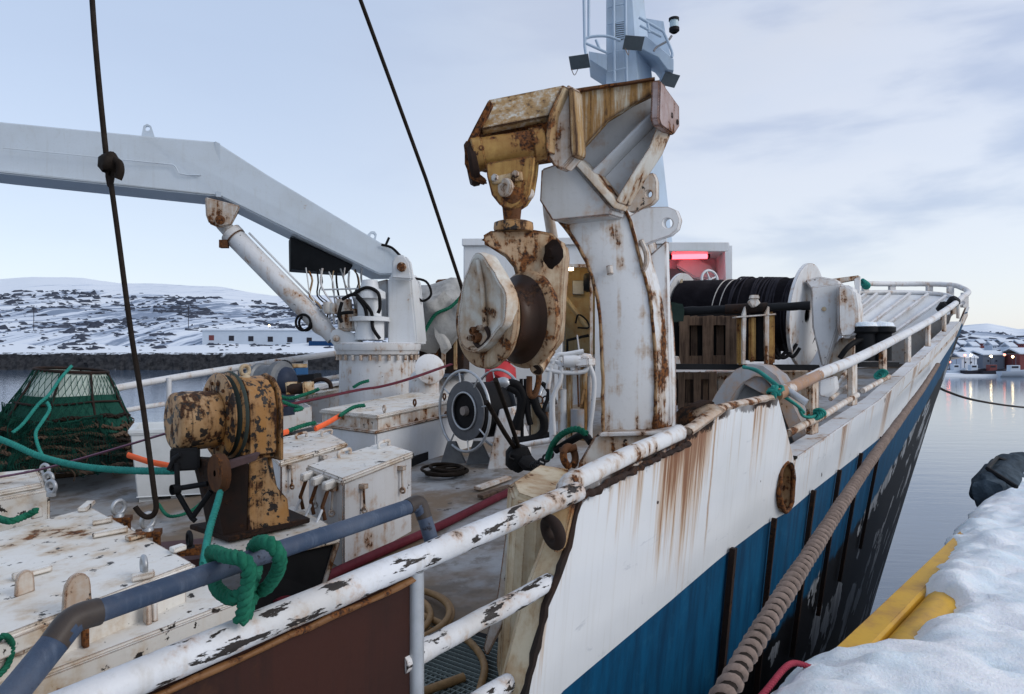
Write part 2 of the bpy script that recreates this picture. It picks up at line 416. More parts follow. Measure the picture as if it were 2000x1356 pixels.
def hullwhite():
    s = NT('bulwark_white_paint'); sp = s.n('ShaderNodeSeparateXYZ'); s.set(sp.inputs[0], s.tc('UV')); u, v = sp.outputs[0], sp.outputs[1]
    uv = s.tc('UV')
    st = s.noise(1.0, 7, .62, s.mp((11, .55, 1), uv)); st2 = s.noise(1.0, 6, .6, s.mp((34, 1.3, 1), uv)); lo = s.noise(1.0, 2, .5, s.mp((1.15, .15, 1), uv, (.37, 0, 0)))
    med = s.noise(5, 9, .7); fine = s.noise(45, 5, .65); big = s.noise(1.3, 3)
    f = s.math('ADD', s.math('MULTIPLY', st, .55), s.math('MULTIPLY', st2, .45))
    f = s.math('ADD', f, s.math('SUBTRACT', s.math('MULTIPLY', s.math('SUBTRACT', lo, .5), 1.15), .035))
    f = s.math('SUBTRACT', f, s.math('MULTIPLY', v, .26))
    c = s.mix(s.math('MULTIPLY', s.map(big, .38, .68), .4), (.63, .65, .67), (.50, .525, .54))
    c = s.mix(s.math('MULTIPLY', s.map(st2, .5, .72), .25), c, (.44, .42, .37))
    c = s.mix(s.math('MULTIPLY', s.map(f, .36, .56), .75), c, (.40, .225, .075))
    c = s.mix(s.math('MULTIPLY', s.map(f, .47, .60), .9), c, (.17, .06, .018))
    # flaking rust along the top edge
    top = s.math('SUBTRACT', s.math('MULTIPLY', s.map(med, .3, .7), .075), v)
    tm = s.math('MULTIPLY', s.map(top, -.012, .006), s.map(lo, .30, .5))
    c = s.mix(tm, c, s.mix(s.map(fine, .4, .6), (.035, .016, .010), (.008, .006, .005)))
    wl_ = s.math('ABSOLUTE', s.math('ADD', s.math('SUBTRACT', u, 1.40), s.math('MULTIPLY', s.math('SUBTRACT', med, .5), .05)))
    wm = s.math('MULTIPLY', s.map(wl_, .0, .022, 1, 0), s.map(v, .55, .85, 1, 0))
    c = s.mix(s.math('MULTIPLY', wm, .75), c, (.30, .15, .045))
    # scuffs and chipped spots
    sc = s.noise(1.0, 6, .7, s.mp((2.3, 7, 1), uv), 1.5)
    c = s.mix(s.math('MULTIPLY', s.map(sc, .60, .70), .35), c, (.25, .28, .33))
    ch = s.map(s.noise(6.5, 4, .55, s.mp((1, 1, 1), None, (2.2, .4, 9))), .725, .735)
    c = s.mix(ch, c, (.035, .018, .013))
    und = s.math('MULTIPLY', s.noise(2.2, 2, .4), 5.0)
    s.bump(s.math('ADD', und, s.math('SUBTRACT', s.math('MULTIPLY', med, .6), s.math('ADD', tm, ch))), .4, .009)
    return s.out(c, s.math('ADD', .42, s.math('MULTIPLY', tm, .5)))
M['hull_white'] = hullwhite()
def hullblue():
    s = NT('hull_blue_paint'); sp = s.n('ShaderNodeSeparateXYZ'); s.set(sp.inputs[0], s.tc('UV')); v = sp.outputs[1]; uv = s.tc('UV')
    a = s.noise(1.0, 7, .65, s.mp((9, 1.2, 1), uv)); b = s.noise(3, 6); med = s.noise(9, 8, .7)
    c = s.mix(s.map(a, .35, .66), (.003, .068, .155), (.003, .036, .085))
    c = s.mix(s.math('MULTIPLY', s.map(med, .55, .7), .4), c, (.015, .10, .19))
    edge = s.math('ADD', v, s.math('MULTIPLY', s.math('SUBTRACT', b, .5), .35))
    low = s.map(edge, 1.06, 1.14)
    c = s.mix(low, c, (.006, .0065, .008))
    pw = s.noise(1.0, 5, .55, s.mp((1.0, 1.15, 1), uv, (1.3, .2, 0)), .25)
    pm = s.math('MULTIPLY', s.map(pw, .575, .583), low)
    c = s.mix(pm, c, s.mix(s.map(a, .4, .6), (.33, .36, .40), (.17, .185, .20)))
    s.bump(s.math('ADD', med, pm), .3, .006)
    return s.out(c, .6, 0, .12)
M['hull_blue'] = hullblue()
def hillmat():
    s = NT('snowy_rock'); co = s.tc()
    a = s.noise(.011, 4, .6, s.mp((1, .35, .5))); b = s.noise(.085, 8, .74, s.mp((1, .05, .25))); c3 = s.noise(.42, 5, .7, s.mp((1, .06, .3)))
    f = s.math('ADD', s.math('MULTIPLY', a, .30), s.math('ADD', s.math('MULTIPLY', b, .60), s.math('MULTIPLY', c3, .36)))
    at = s.n('ShaderNodeAttribute', attribute_name='rock'); f = s.math('ADD', f, at.outputs['Fac'])
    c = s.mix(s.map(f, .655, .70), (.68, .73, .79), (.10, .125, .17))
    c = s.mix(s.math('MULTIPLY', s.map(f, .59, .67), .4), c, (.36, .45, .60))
    return s.out(c, .85, 0, .1)
M['hill'] = hillmat()
def rockmat():
    s = NT('dark_shore_rock'); a = s.noise(.8, 7, .7); b = s.noise(3, 5)
    c = s.mix(s.map(a, .40, .6), (.012, .013, .016), (.035, .036, .040)); g = s.n('ShaderNodeNewGeometry'); sp = s.n('ShaderNodeSeparateXYZ'); s.set(sp.inputs[0], g.outputs['Normal'])
    sn = s.math('MULTIPLY', s.map(sp.outputs[2], .72, .9), s.map(a, .46, .56))
    c = s.mix(sn, c, (.6, .66, .74)); return s.out(c, .8)
M['shore_rock'] = rockmat()
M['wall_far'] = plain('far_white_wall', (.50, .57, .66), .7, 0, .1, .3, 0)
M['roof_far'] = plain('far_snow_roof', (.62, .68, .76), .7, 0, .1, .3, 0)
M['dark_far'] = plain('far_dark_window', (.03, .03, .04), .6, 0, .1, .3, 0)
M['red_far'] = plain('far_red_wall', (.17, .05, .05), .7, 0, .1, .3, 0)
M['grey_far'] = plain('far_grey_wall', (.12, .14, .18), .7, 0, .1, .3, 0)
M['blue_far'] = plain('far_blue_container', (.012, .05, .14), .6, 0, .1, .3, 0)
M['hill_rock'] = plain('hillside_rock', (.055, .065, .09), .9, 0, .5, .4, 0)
M['web_edge'] = paint('rust_edged_white_paint', (.58, .57, .53), .28, .8, 1.4, .5, stain=(.32, .17, .055), stw=.16)
# ------------------------------------------------------------------ water, far shore, hills
def interp(tb, x):
    if x <= tb[0][0]: return tb[0][1]
    for (a, b), (c, d) in zip(tb, tb[1:]):
        if x <= c: return b + (d - b) * (x - a) / (c - a)
    return tb[-1][1]
ZW = -5.5
mb = MB(); mb.grid([[V((x, y, ZW)) for x in (-3000, -400, -60, 0, 60, 400, 3000)] for y in (-400, -20, 20, 100, 300, 1200, 3500)])
structure('water', mb, M['water'])
def shore_d(px): return interp([(-900, 206), (1300, 206), (1800, 152), (2900, 150)], px)
SKY = [(-900, 560), (-200, 548), (0, 545), (60, 541), (160, 543), (230, 553), (330, 555), (430, 560), (490, 572), (540, 578), (640, 577), (900, 590), (1400, 640), (1780, 648), (1840, 640), (1890, 634), (1930, 630), (1990, 642), (2100, 632), (2900, 600)]
rows = []; rock = []; TERR = {}
ND = 46
for j in range(ND):
    t = j / (ND - 1); r = []; pxs = [-900 + 3800 * i / 379 for i in range(380)]
    for i_, px in enumerate(pxs):
        d0 = shore_d(px); top = interp(SKY, px)
        d = d0 + (t ** 1.7) * (760 if px < 1500 else 520)
        q = t
        yb = 690.0 if px < 1500 else 731.0
        prof = min(1, max(0, (q - .06) / .94)) ** .62
        py = yb + (top - yb) * prof
        p = W(px, py, d)
        n = mnoise.fractal(V((p.x * .012, p.y * .010, 3.1)), 1.0, 2.0, 6)
        amp = (4.5 if .1 < t < .8 else 1.2) * min(1, t * 8)
        p.z += n * amp
        r.append(p); TERR[(i_, j)] = V(p)
        rock.append(.055 * (1 - abs(q - .42) * 3.0) if abs(q - .42) < .33 else -.06 if q > .75 else -.05)
        if px > 1500: rock[-1] += .035
        if q < .09: rock[-1] = -.4
    rows.append(r)
rows.insert(0, [V((p.x, p.y - .6, ZW - 1)) for p in rows[0]]); rock = [-.4] * 380 + rock
mb = MB(); mb.grid(rows)
hills = structure('snowy_hills', mb, M['hill'], 60)
at = hills.data.attributes.new('rock', 'FLOAT', 'POINT')
for i, v in enumerate(rock): at.data[i].value = v

# boulders and scrub showing through the snow of the hillsides
random.seed(5); m = MB(); cnt = 0
while cnt < 5200:
    i_ = random.randint(60, 330); px = -900 + 3800 * i_ / 379
    if 900 < px < 1780: continue
    j = random.uniform(3, 34); j0 = int(j); a, b = TERR[(i_, j0)], TERR[(i_ + 1, min(j0 + 1, ND - 1))]
    p = a.lerp(b, random.random()); p = V((a.x + (b.x - a.x) * random.random(), p.y, p.z))
    den = mnoise.fractal(V((px * .010, j * .22, 7)), 1, 2, 4)
    if random.random() > max(.03, .30 + den * 1.5): continue
    s_ = random.choice((.35, .5, .5, .7, .7, 1.0, 1.5)) * p.y / 300; w_ = s_ * random.uniform(.9, 2.6); h_ = s_ * random.uniform(.35, .85); tl_ = random.uniform(-.35, .35) * h_
    vs = [m.bm.verts.new(p + V((w_ * q * random.uniform(.7, 1.2), y_, z_))) for q, y_, z_ in ((-1, 0, -.2 * h_), (1, 0, -.2 * h_), (0, -w_ * .5, -.2 * h_), (-.55, -.1, h_ * .8 + tl_), (.5, -.1, h_ * random.uniform(.6, 1.1) - tl_), (0, w_ * .6, h_ * .5))]
    for f in ((0, 2, 3), (2, 4, 3), (2, 1, 4), (3, 4, 5), (0, 3, 5), (1, 5, 4)): m.bm.faces.new([vs[k] for k in f])
    cnt += 1
structure('hillside_rocks', m, M['hill_rock'], 20, 'stuff')
# dark rock embankment along the left shore, with snow lying on its stones
rows = []
for j, (py, dd) in enumerate([(724, -3.5), (716, -2.8), (707, -2.0), (699, -1.3), (692, -.6), (689, .5)]):
    r = []
    for i in range(420):
        px = -500 + 2000 * i / 419; p = W(px, py, 206 + dd)
        k = mnoise.noise(V((p.x * .55, j * 1.7, 0))); r.append(p + V((0, k * 1.2, k * (.5 if 0 < j < 5 else .15))))
    rows.append(r)
mb = MB(); mb.grid(rows)
single('rock_embankment', mb, M['shore_rock'], W(300, 720, 204), 'long dark rock embankment along the far shore at the waterline on the left', 'embankment', ang=20)

def far_building(px0, px1, py0, py1, d, depth, wall, roof, label, wins=(), name='far_building', group=None, ridge=.0, winm=None):
    a, b = W(px0, py1, d), W(px1, py1, d); h = (py1 - py0) / F * d; wv = V((b.x - a.x, 0, 0))
    t = thing(name, label, 'building', (a + b) / 2, group)
    part('wall', MB().box(a - V((0, 0, .6)), wv, (0, depth, 0), (0, 0, h + .6)), wall, t)
    o = h * .07
    m = MB(); e = V((.25, 0, 0)); z = V((0, 0, h + .01)); f = V((0, -.3, 0)); dd = V((0, depth / 2, 0)); rz = V((0, 0, ridge + .25))
    m.prism([a - e + z + f, a - e + z + dd + rz, a - e + z + 2 * dd - f, a - e + z + 2 * dd - f + V((0, 0, .15)), a - e + z + dd + rz + V((0, 0, .35)), a - e + z + f + V((0, 0, .3))], wv + 2 * e)
    part('roof', m, roof, t)
    for k, (x, y, s) in enumerate(wins):
        c = W(x, y, d - .03); q = s / F * d
        wf = part('window', MB().cbox(c, (q, 0, 0), (0, .08, 0), (0, 0, q)), M['dark_far'] if k or not winm else winm, t)
    return t
far_building(395, 662, 646, 676, 224, 9, M['wall_far'], M['roof_far'], 'long low white building with a row of small square windows on the far shore', [(x, 660 + i * .9, 10) for i, x in enumerate((413, 452, 490, 528, 566, 604))], ridge=.2, winm=M['red_far'])
bw = [o for o in C.objects if o.name == 'far_building'][0]
part('door', MB().cbox(W(640, 669, 223.95), (1.3, 0, 0), (0, .1, 0), (0, 0, 2.2)), M['grey_far'], bw)
for x in (440, 548): part('roof_vent', MB().box(W(x, 647, 226), (.8, 0, 0), (0, .8, 0), (0, 0, .7)), M['grey_far'], bw)
t = thing('blue_container', 'dark blue shipping container in front of the long white building on the far shore', 'container', W(625, 681, 219))
part('container_body', MB().box(W(603, 681, 219), (7.5, 0, 0), (0, 2.4, 0), (0, 0, 2.3)).bevel(.05, 1), M['blue_far'], t)
m = MB()
for i in range(12): m.box(W(603, 681, 219) + V((.3 + i * .6, -.06, .1)), (.25, 0, 0), (0, .06, 0), (0, 0, 2.1))
part('side_ribs', m, M['blue_far'], t)
# hamlet on the right shore
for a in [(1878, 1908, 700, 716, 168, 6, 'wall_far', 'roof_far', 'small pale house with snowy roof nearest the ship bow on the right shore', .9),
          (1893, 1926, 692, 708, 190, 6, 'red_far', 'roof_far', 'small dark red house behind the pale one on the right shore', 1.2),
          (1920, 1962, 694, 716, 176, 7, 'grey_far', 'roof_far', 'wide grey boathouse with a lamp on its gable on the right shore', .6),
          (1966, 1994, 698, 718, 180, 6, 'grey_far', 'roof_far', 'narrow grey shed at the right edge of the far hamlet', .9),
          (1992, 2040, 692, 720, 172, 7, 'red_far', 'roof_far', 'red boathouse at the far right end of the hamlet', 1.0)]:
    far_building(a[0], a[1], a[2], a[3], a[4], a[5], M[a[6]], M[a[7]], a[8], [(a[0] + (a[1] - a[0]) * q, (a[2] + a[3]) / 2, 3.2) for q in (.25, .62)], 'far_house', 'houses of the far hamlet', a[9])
random.seed(21)
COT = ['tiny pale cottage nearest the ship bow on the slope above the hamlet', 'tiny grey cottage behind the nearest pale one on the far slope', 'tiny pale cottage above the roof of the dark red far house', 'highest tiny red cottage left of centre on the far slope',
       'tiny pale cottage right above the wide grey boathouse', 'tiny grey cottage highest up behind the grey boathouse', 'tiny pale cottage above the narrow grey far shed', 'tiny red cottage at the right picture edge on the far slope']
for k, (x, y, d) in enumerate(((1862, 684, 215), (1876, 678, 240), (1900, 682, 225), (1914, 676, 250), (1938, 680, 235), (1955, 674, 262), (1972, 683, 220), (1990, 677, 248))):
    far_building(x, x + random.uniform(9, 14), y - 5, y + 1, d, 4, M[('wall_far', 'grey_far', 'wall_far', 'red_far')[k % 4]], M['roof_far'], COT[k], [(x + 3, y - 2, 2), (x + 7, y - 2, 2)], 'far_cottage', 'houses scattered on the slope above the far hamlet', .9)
def far_boat(px, py, d, L, hullm, cabm, label):
    c = W(px, py, d); c.z = ZW + .05
    t = thing('moored_boat', label, 'boat', c, 'small boats moored off the hamlet')
    rows = []
    for k in range(9):
        x = (k / 8 - .5) * L; wd = .9 * (1 - max(0, (k - 5) / 3.2) ** 2) + .05; top = 1.1 + .5 * (k / 8) ** 2
        rows.append([c + V((x, y * wd, z)) for y, z in ((-1, top), (-.85, .4), (0, -.2), (.85, .4), (1, top))])
    m = MB(); m.grid(rows); m.face(rows[0]); part('hull', m, hullm, t, 50)
    part('deck', MB().cbox(c + V((-.05 * L, 0, 1.0)), (L * .8, 0, 0), (0, 1.5, 0), (0, 0, .06)), M['roof_far'], t)
    cb = part('cabin', MB().box(c + V((-L * .22, -.6, 1.04)), (L * .3, 0, 0), (0, 1.2, 0), (0, 0, 1.35)).bevel(.06, 1), cabm, t)
    part('window', MB().box(c + V((-L * .18, -.63, 1.8)), (L * .2, 0, 0), (0, .06, 0), (0, 0, .4)), M['dark_far'], cb)
    part('mast', MB().tube([c + V((0, 0, 1)), c + V((0, 0, 4.2))], .05, 6), M['grey_far'], t)
far_boat(1868, 728, 158, 4.5, M['wall_far'], M['wall_far'], 'small pale moored boat closest to the ship bow across the bay')
far_boat(1903, 729, 156, 5.0, M['dark_far'], M['wall_far'], 'dark hulled moored boat with white cabin at the middle of the far hamlet')
far_boat(1940, 730, 155, 5.5, M['dark_far'], M['red_far'], 'dark hulled moored boat with reddish cabin below the grey boathouse')
far_boat(1984, 734, 150, 7.0, M['wall_far'], M['wall_far'], 'larger pale moored boat at the right edge of the picture')
for k, (px, py, mm, ln) in enumerate([(1895, 695, 'warm_lamp', 'yellow street lamp glowing above the dark red house of the far hamlet'), (1935, 697, 'warm_lamp', 'yellow lamp glowing on the front of the wide grey boathouse'), (1977, 698, 'warm_lamp', 'brightest yellow lamp glowing by the narrow grey shed'), (1884, 695, 'red_lamp2', 'reddish lamp glowing left of the dark red far house'), (1961, 694, 'red_lamp2', 'reddish lamp glowing between boathouse and narrow shed'), (1850, 693, 'red_lamp2', 'reddish lamp glowing right beside the ship bow'), (1854, 708, 'red_lamp2', 'lowest reddish lamp, near the water beside the ship bow'), (526, 637, 'warm_lamp', 'single yellow lamp glowing on the hillside above the long white building')]):
    d = 166 if px > 1000 else 232; c = W(px, py, d)
    t = thing('street_lamp', ln, 'street lamp', c - V((0, 0, 2.5)), 'lamps lit on the far shore')
    part('lamp_post', MB().tube([c - V((0, 0, 2.8)), c + V((0, 0, .0))], .06, 6), M['dark_far'], t)
    m = MB(); m.lathe([(-.26, 0), (-.18, .2), (0, .27), (.18, .2), (.26, 0)], c + V((0, -.15, .1)), (0, 0, 1), 10); part('lamp_head', m, M[mm], t, 80)
for px, py0, py1, d in ((66, 600, 646, 260), (368, 596, 650, 262)):
    t = thing('utility_pole', 'thin utility pole on the snowy hillside, ' + ('the left one far from the white building' if px < 100 else 'the right one near the white building'), 'utility pole', W(px, py1, d), 'utility poles on the far hillside')
    part('pole', MB().tube([W(px, py1 + 5, d), W(px, py0, d)], .12, 6), M['dark_far'], t)
    part('crossarm', MB().cbox(W(px, py0 + 4, d), (1.6, 0, 0), (0, .1, 0), (0, 0, .12)), M['dark_far'], t)

# ------------------------------------------------------------------ quay with snow and kerb beam
E0, E1 = V((1.76, 3.86)), V((3.44, 5.74)); qd = (E1 - E0).normalized(); qn = V((qd.y, -qd.x))   # along the edge, and away from the water
def Q(a, b, z): p = E0 + qd * a + qn * b; return V((p.x, p.y, z))
mb = MB(); mb.prism([Q(-9, .1, ZW - .5), Q(13, .1, ZW - .5), Q(13, 30, ZW - .5), Q(-9, 30, ZW - .5)], (0, 0, -1.66 - ZW + .5))
structure('quay', mb, M['pad'])
t = thing('kerb_beam', 'yellow painted kerb beam along the quay edge half buried in snow', 'kerb beam', Q(0, 0, -1.7))
m = MB(); m.grid([[Q(a, b, z) for b, z in ((-.02, -1.95), (-.02, -1.61), (.0, -1.585), (.12, -1.585), (.135, -1.60), (.14, -1.66))] for a in (-3, -.02, 2.9, 6)])
part('edge_plate', m, M['beam_yellow'], t, 30)
m = MB(); m.grid([[Q(a, .14 + .115 + .115 * math.cos(q), -1.66 + .10 * math.sin(q)) for q in (math.pi, 2.6, 2.1, 1.57, 1.0, .5, 0)] for a in [-3 + .3 * i for i in range(31)]])
part('rounded_kerb', m, M['beam_yellow'], t, 50)
# snow on the quay: a lumpy sheet that leaves the beam bare between 0 and 2.9 m
def snow_edge(a):
    e = interp([(-9, -.06), (-1.2, -.09), (-.35, -.10), (-.12, -.02), (.02, .18), (.35, .25), (.8, .30), (1.05, .33), (1.2, .28), (1.27, .14), (1.4, .085), (2.0, .06), (2.6, .02), (2.9, -.05), (5, -.10), (13, -.08)], a)
    return e + .05 * mnoise.noise(V((a * 3.1, 1.2, 0))) + .025 * mnoise.noise(V((a * 9, 4, 0))) + .02 * mnoise.noise(V((a * 22, 7, 0)))
rows = []
bs = [0, .012, .03, .05, .075, .10, .13, .16, .20, .24, .28, .33, .38, .43, .48, .54, .6, .66, .73, .8, .88, .96, 1.05, 1.15, 1.3, 1.5, 1.7, 2.0, 2.3, 2.6, 3.0, 3.4, 4, 5, 8, 14, 29]
for i in range(640):
    a = -6 + 18.5 * i / 639; e = snow_edge(a); r = [Q(a, e + .02, -1.74)]
    for b in bs:
        p = Q(a, e + b, 0); k = min(1, b / .28)
        hgt = .13 * (1 - (1 - k) ** 2.6) + .075 * mnoise.fractal(V((p.x * 1.9, p.y * 1.9, 0)), .9, 2, 5) * min(1, b * 4 + .15) + .030 * mnoise.fractal(V((p.x * 5, p.y * 5, 2)), .9, 2.1, 4) * min(1, b * 8)
        cr = mnoise.noise(V((p.x * 4.2, p.y * 4.2, 8))); hgt += .045 * max(0.0, .28 - abs(cr)) * min(1, b * 6) * (1 if b < 4 else 0) + .010 * mnoise.noise(V((p.x * 19, p.y * 19, 5))) * min(1, b * 12)
        hgt += .10 * math.exp(-((a + .3) / .8) ** 2) * min(1, b * 2)
        r.append(V((p.x, p.y, -1.64 + hgt)))
    rows.append(r)
mb = MB(); mb.grid(rows); structure('snow', mb, M['snow'], 80, 'stuff')
t = thing('quay_fender', 'dark snow dusted rubber fender bulging from the far quay edge', 'fender', Q(6.2, -.2, -1.8))
m = MB(); m.lathe([(-.95, 0), (-.9, .16), (-.5, .23), (.6, .25), (1.3, .24), (1.7, .18), (1.75, 0)], Q(6.3, -.10, -1.60), (qd.x, qd.y, 0), 28).rough(.045, 8, 3)
part('rubber_body', m, plain('dusted_rubber', (.045, .065, .085), .8, 0, .9, 14, .9, .04), t, 50)
part('chain', MB().tube([Q(5.5, .15, -1.5), Q(5.7, -.15, -1.35), Q(6.6, -.18, -1.33), Q(6.9, .15, -1.5)], .025, 6), M['dark'], t)

# ------------------------------------------------------------------ the fishing boat: hull, bulwarks, deck, rails
SB = [V(p) for p in ((-3.93, -2.49, 0), (-.849, 1.45, 0), (.24, 2.8, 0), (1.83, 4.87, 0), (3.75, 7.5, 0), (6.29, 11, 0), (9.0, 14.5, 0), (10.4, 16.3, 0), (10.75, 16.95, 0))]
WL = [V(p) for p in ((-4.3, -2.2, 0), (-1.2, 1.73, 0), (-.12, 3.1, 0), (1.42, 5.2, 0), (3.15, 8.0, 0), (5.2, 11.3, 0), (6.4, 13.2, 0), (6.6, 13.9, 0), (6.65, 14.0, 0))]
sb = smooth(SB, 26); wl = smooth(WL, 26)
def pxof(p): return 1000 + F * p.x / p.y if p.y > .3 else -9999
TOP = [(1003, 1440), (1023, 1352), (1065, 1180), (1104, 1075), (1131, 957), (1240, 903), (1340, 856), (1352, 845), (1420, 797), (1519, 776), (1530, 818), (1551, 900), (1614, 857), (1719, 783), (1827, 678), (1876, 628), (1888, 600)]
BLUE = [(900, 1560), (1000, 1478), (1150, 1345), (1440, 1091), (1525, 1024), (1600, 960), (1700, 884), (1747, 848), (1790, 800), (1840, 730), (1876, 664), (1888, 610)]
topz, bluez = [], []
for p in sb:
    x = pxof(p)
    if p.y < 2.2 or x < 1003: topz.append(dz(p.x, p.y) - .03)
    else: topz.append((HZ - interp(TOP, x)) / F * p.y)
    if p.y < 1.2: bluez.append(dz(p.x, p.y) - .12)
    else: bluez.append(min((HZ - interp(BLUE, x)) / F * p.y, topz[-1] - .02))
# sharp plate corners: insert extra stations where the top line steps
def refine(keys):
    global sb, wl, topz, bluez
    for kx in keys:
        for i in range(len(sb) - 1):
            a, b = pxof(sb[i]), pxof(sb[i + 1])
            if sb[i].y > 2 and a < kx < b:
                lo, hi = 0.0, 1.0
                for _ in range(30):
                    t = (lo + hi) / 2
                    if pxof(sb[i].lerp(sb[i + 1], t)) < kx: lo = t
                    else: hi = t
                p = sb[i].lerp(sb[i + 1], t); q = wl[i].lerp(wl[i + 1], t)
                sb.insert(i + 1, p); wl.insert(i + 1, q)
                topz.insert(i + 1, (HZ - interp(TOP, kx)) / F * p.y); bluez.insert(i + 1, (HZ - interp(BLUE, kx)) / F * p.y)
                break
refine([k for k, _ in TOP[:-1]] + [1010, 1040, 1085, 1118, 1525, 1540])
NS = len(sb)
def hp(i, z):                                             # point of the hull skin at station i and height z
    zt = max(topz[i], dz(sb[i].x, sb[i].y)); t = min(1, max(0, (zt - z) / (zt - ZW)))
    p = sb[i].lerp(wl[i], t); return V((p.x, p.y, z))
def station(px):
    return min(range(NS), key=lambda i: abs(pxof(sb[i]) - px) if sb[i].y > 1 else 1e9)
INW = V((-.79, .61, 0))
boat = thing('fishing_boat', 'rusty white and blue fishing boat with open foredeck moored along the snowy quay', 'fishing boat', V((2, 9, -1.2)))
arc = [0.0]
for a, b in zip(sb, sb[1:]): arc.append(arc[-1] + (b - a).length)
i0 = station(1131); arc = [a - arc[i0] for a in arc]
# white topside plate
m = MB(); NR = 9; info = []
rows = []; 
for i in range(NS):
    rows.append([hp(i, topz[i] + (bluez[i] - topz[i]) * k / (NR - 1)) for k in range(NR)])
m.grid(rows)
m.bm.verts.index_update(); ul = m.bm.loops.layers.uv.new('UVMap')
for f in m.bm.faces:
    for l in f.loops:
        i, j = divmod(l.vert.index, NR); l[ul].uv = (arc[i], (topz[i] - rows[i][j].z) + (0 if arc[i] < 2.5 else .30))
# the hawse hole is a real opening in the plate
hi = station(1546); hc_ = hp(hi, (HZ - 952) / F * sb[hi].y); hd = (sb[hi + 1] - sb[hi - 1]).normalized()
def hole_r(p):
    q = p - hc_; return math.hypot(q.dot(hd) / .165, q.z / .175)
for _ in range(2):
    fs = [f for f in m.bm.faces if hole_r(f.calc_center_median()) < 2.6]
    bmesh.ops.subdivide_edges(m.bm, edges=list({e for f in fs for e in f.edges}), cuts=3, use_grid_fill=True)
bmesh.ops.delete(m.bm, geom=[f for f in m.bm.faces if hole_r(f.calc_center_median()) < 1.0], context='FACES')
bul = part('bulwark', m, M['hull_white'], boat, 40)
m = MB(); m.grid([[hp(i, topz[i]) + INW * .035, hp(i, topz[i] - .0) + INW * .036 - V((0, 0, .2)), hp(i, dz(sb[i].x, sb[i].y) - .05) + INW * .07] for i in range(i0 - 4, hi - 3)]); m.grid([[hp(i, topz[i]) + INW * .035, hp(i, topz[i] - .0) + INW * .036 - V((0, 0, .2)), hp(i, dz(sb[i].x, sb[i].y) - .05) + INW * .07] for i in range(hi + 3, NS - 3)])
part('bulwark_lining', m, M['white_rusty'], boat)
# blue and black hull below
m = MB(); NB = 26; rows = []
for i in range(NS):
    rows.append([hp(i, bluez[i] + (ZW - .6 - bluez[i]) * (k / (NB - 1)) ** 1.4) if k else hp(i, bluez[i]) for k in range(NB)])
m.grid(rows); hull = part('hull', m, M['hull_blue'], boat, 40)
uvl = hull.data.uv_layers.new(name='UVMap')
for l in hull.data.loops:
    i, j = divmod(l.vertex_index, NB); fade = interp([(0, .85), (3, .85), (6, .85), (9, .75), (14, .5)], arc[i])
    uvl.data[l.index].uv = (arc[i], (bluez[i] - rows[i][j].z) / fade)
# rubbing bars
for k, (px, w_) in enumerate(((1446, .042), (1527, .022), (1592, .04), (1646, .034), (1692, .034), (1733, .03))):
    i = station(px); pts = [hp(i, bluez[i] + .03 - q * 1.35) - INW * .012 for q in (0, .04, .2, .4, .6, .8, 1.0)]
    m = MB(); fw = (sb[i + 1] - sb[i]).normalized() * w_
    m.grid([[p - fw / 2, p - fw / 2 - INW * .035, p + fw / 2 - INW * .035, p + fw / 2] for p in pts]); m.face([pts[0] - fw / 2, pts[0] - fw / 2 - INW * .035, pts[0] + fw / 2 - INW * .035, pts[0] + fw / 2])
    part('rubbing_bar', m, M['black_rust'], boat)
# port side
PT = [V(p) for p in ((10.75, 16.95, 1.40), (10.3, 17.25, 1.5), (9.8, 17.35, 1.58), (9.2, 17.3, 1.56), (8.25, 16.8, 1.5), (6.2, 16.2, 1.0), (3, 15.2, .35), (-3.04, 12.7, -.55), (-5.26, 9.9, -.95), (-8.5, 5.6, -1.5), (-12, .8, -1.85))]
pt = smooth(PT, 10)
def wp(k):
    q = V((6.65, 14.0, 0)); f = max(0.0, (k - 30) / (len(pt) - 31)); p = pt[k]; return q.lerp(p + V((1.0, -1.0, 0)), min(1, f * 1.4)) if k >= 30 else q
m = MB(); m.grid([[p + V((0, 0, -.22)), p.lerp(wp(k), .16) + V((0, 0, -.4)), V((p.x + (wp(k).x - p.x) * .6, p.y + (wp(k).y - p.y) * .6, -2.6)), V((wp(k).x, wp(k).y, ZW - .5))] for k, p in enumerate(pt)])
part('port_side', m, M['white'], boat, 40)
# deck sheet
NDK = 60; m = MB(); rows = []
for k in range(NDK):
    t = k / (NDK - 1); i = int(t * (NS - 1)); a = hp(i, dz(sb[i].x, sb[i].y) - .02) + INW * .05; j = (1 - t) * (len(pt) - 1); j0 = int(j); b = pt[j0].lerp(pt[min(j0 + 1, len(pt) - 1)], j - j0)
    r = []
    for q in range(14):
        p = a.lerp(b, q / 13); r.append(V((p.x, p.y, dz(p.x, p.y))))
    rows.append(r)
m.grid(rows); part('deck', m, M['deck'], boat)
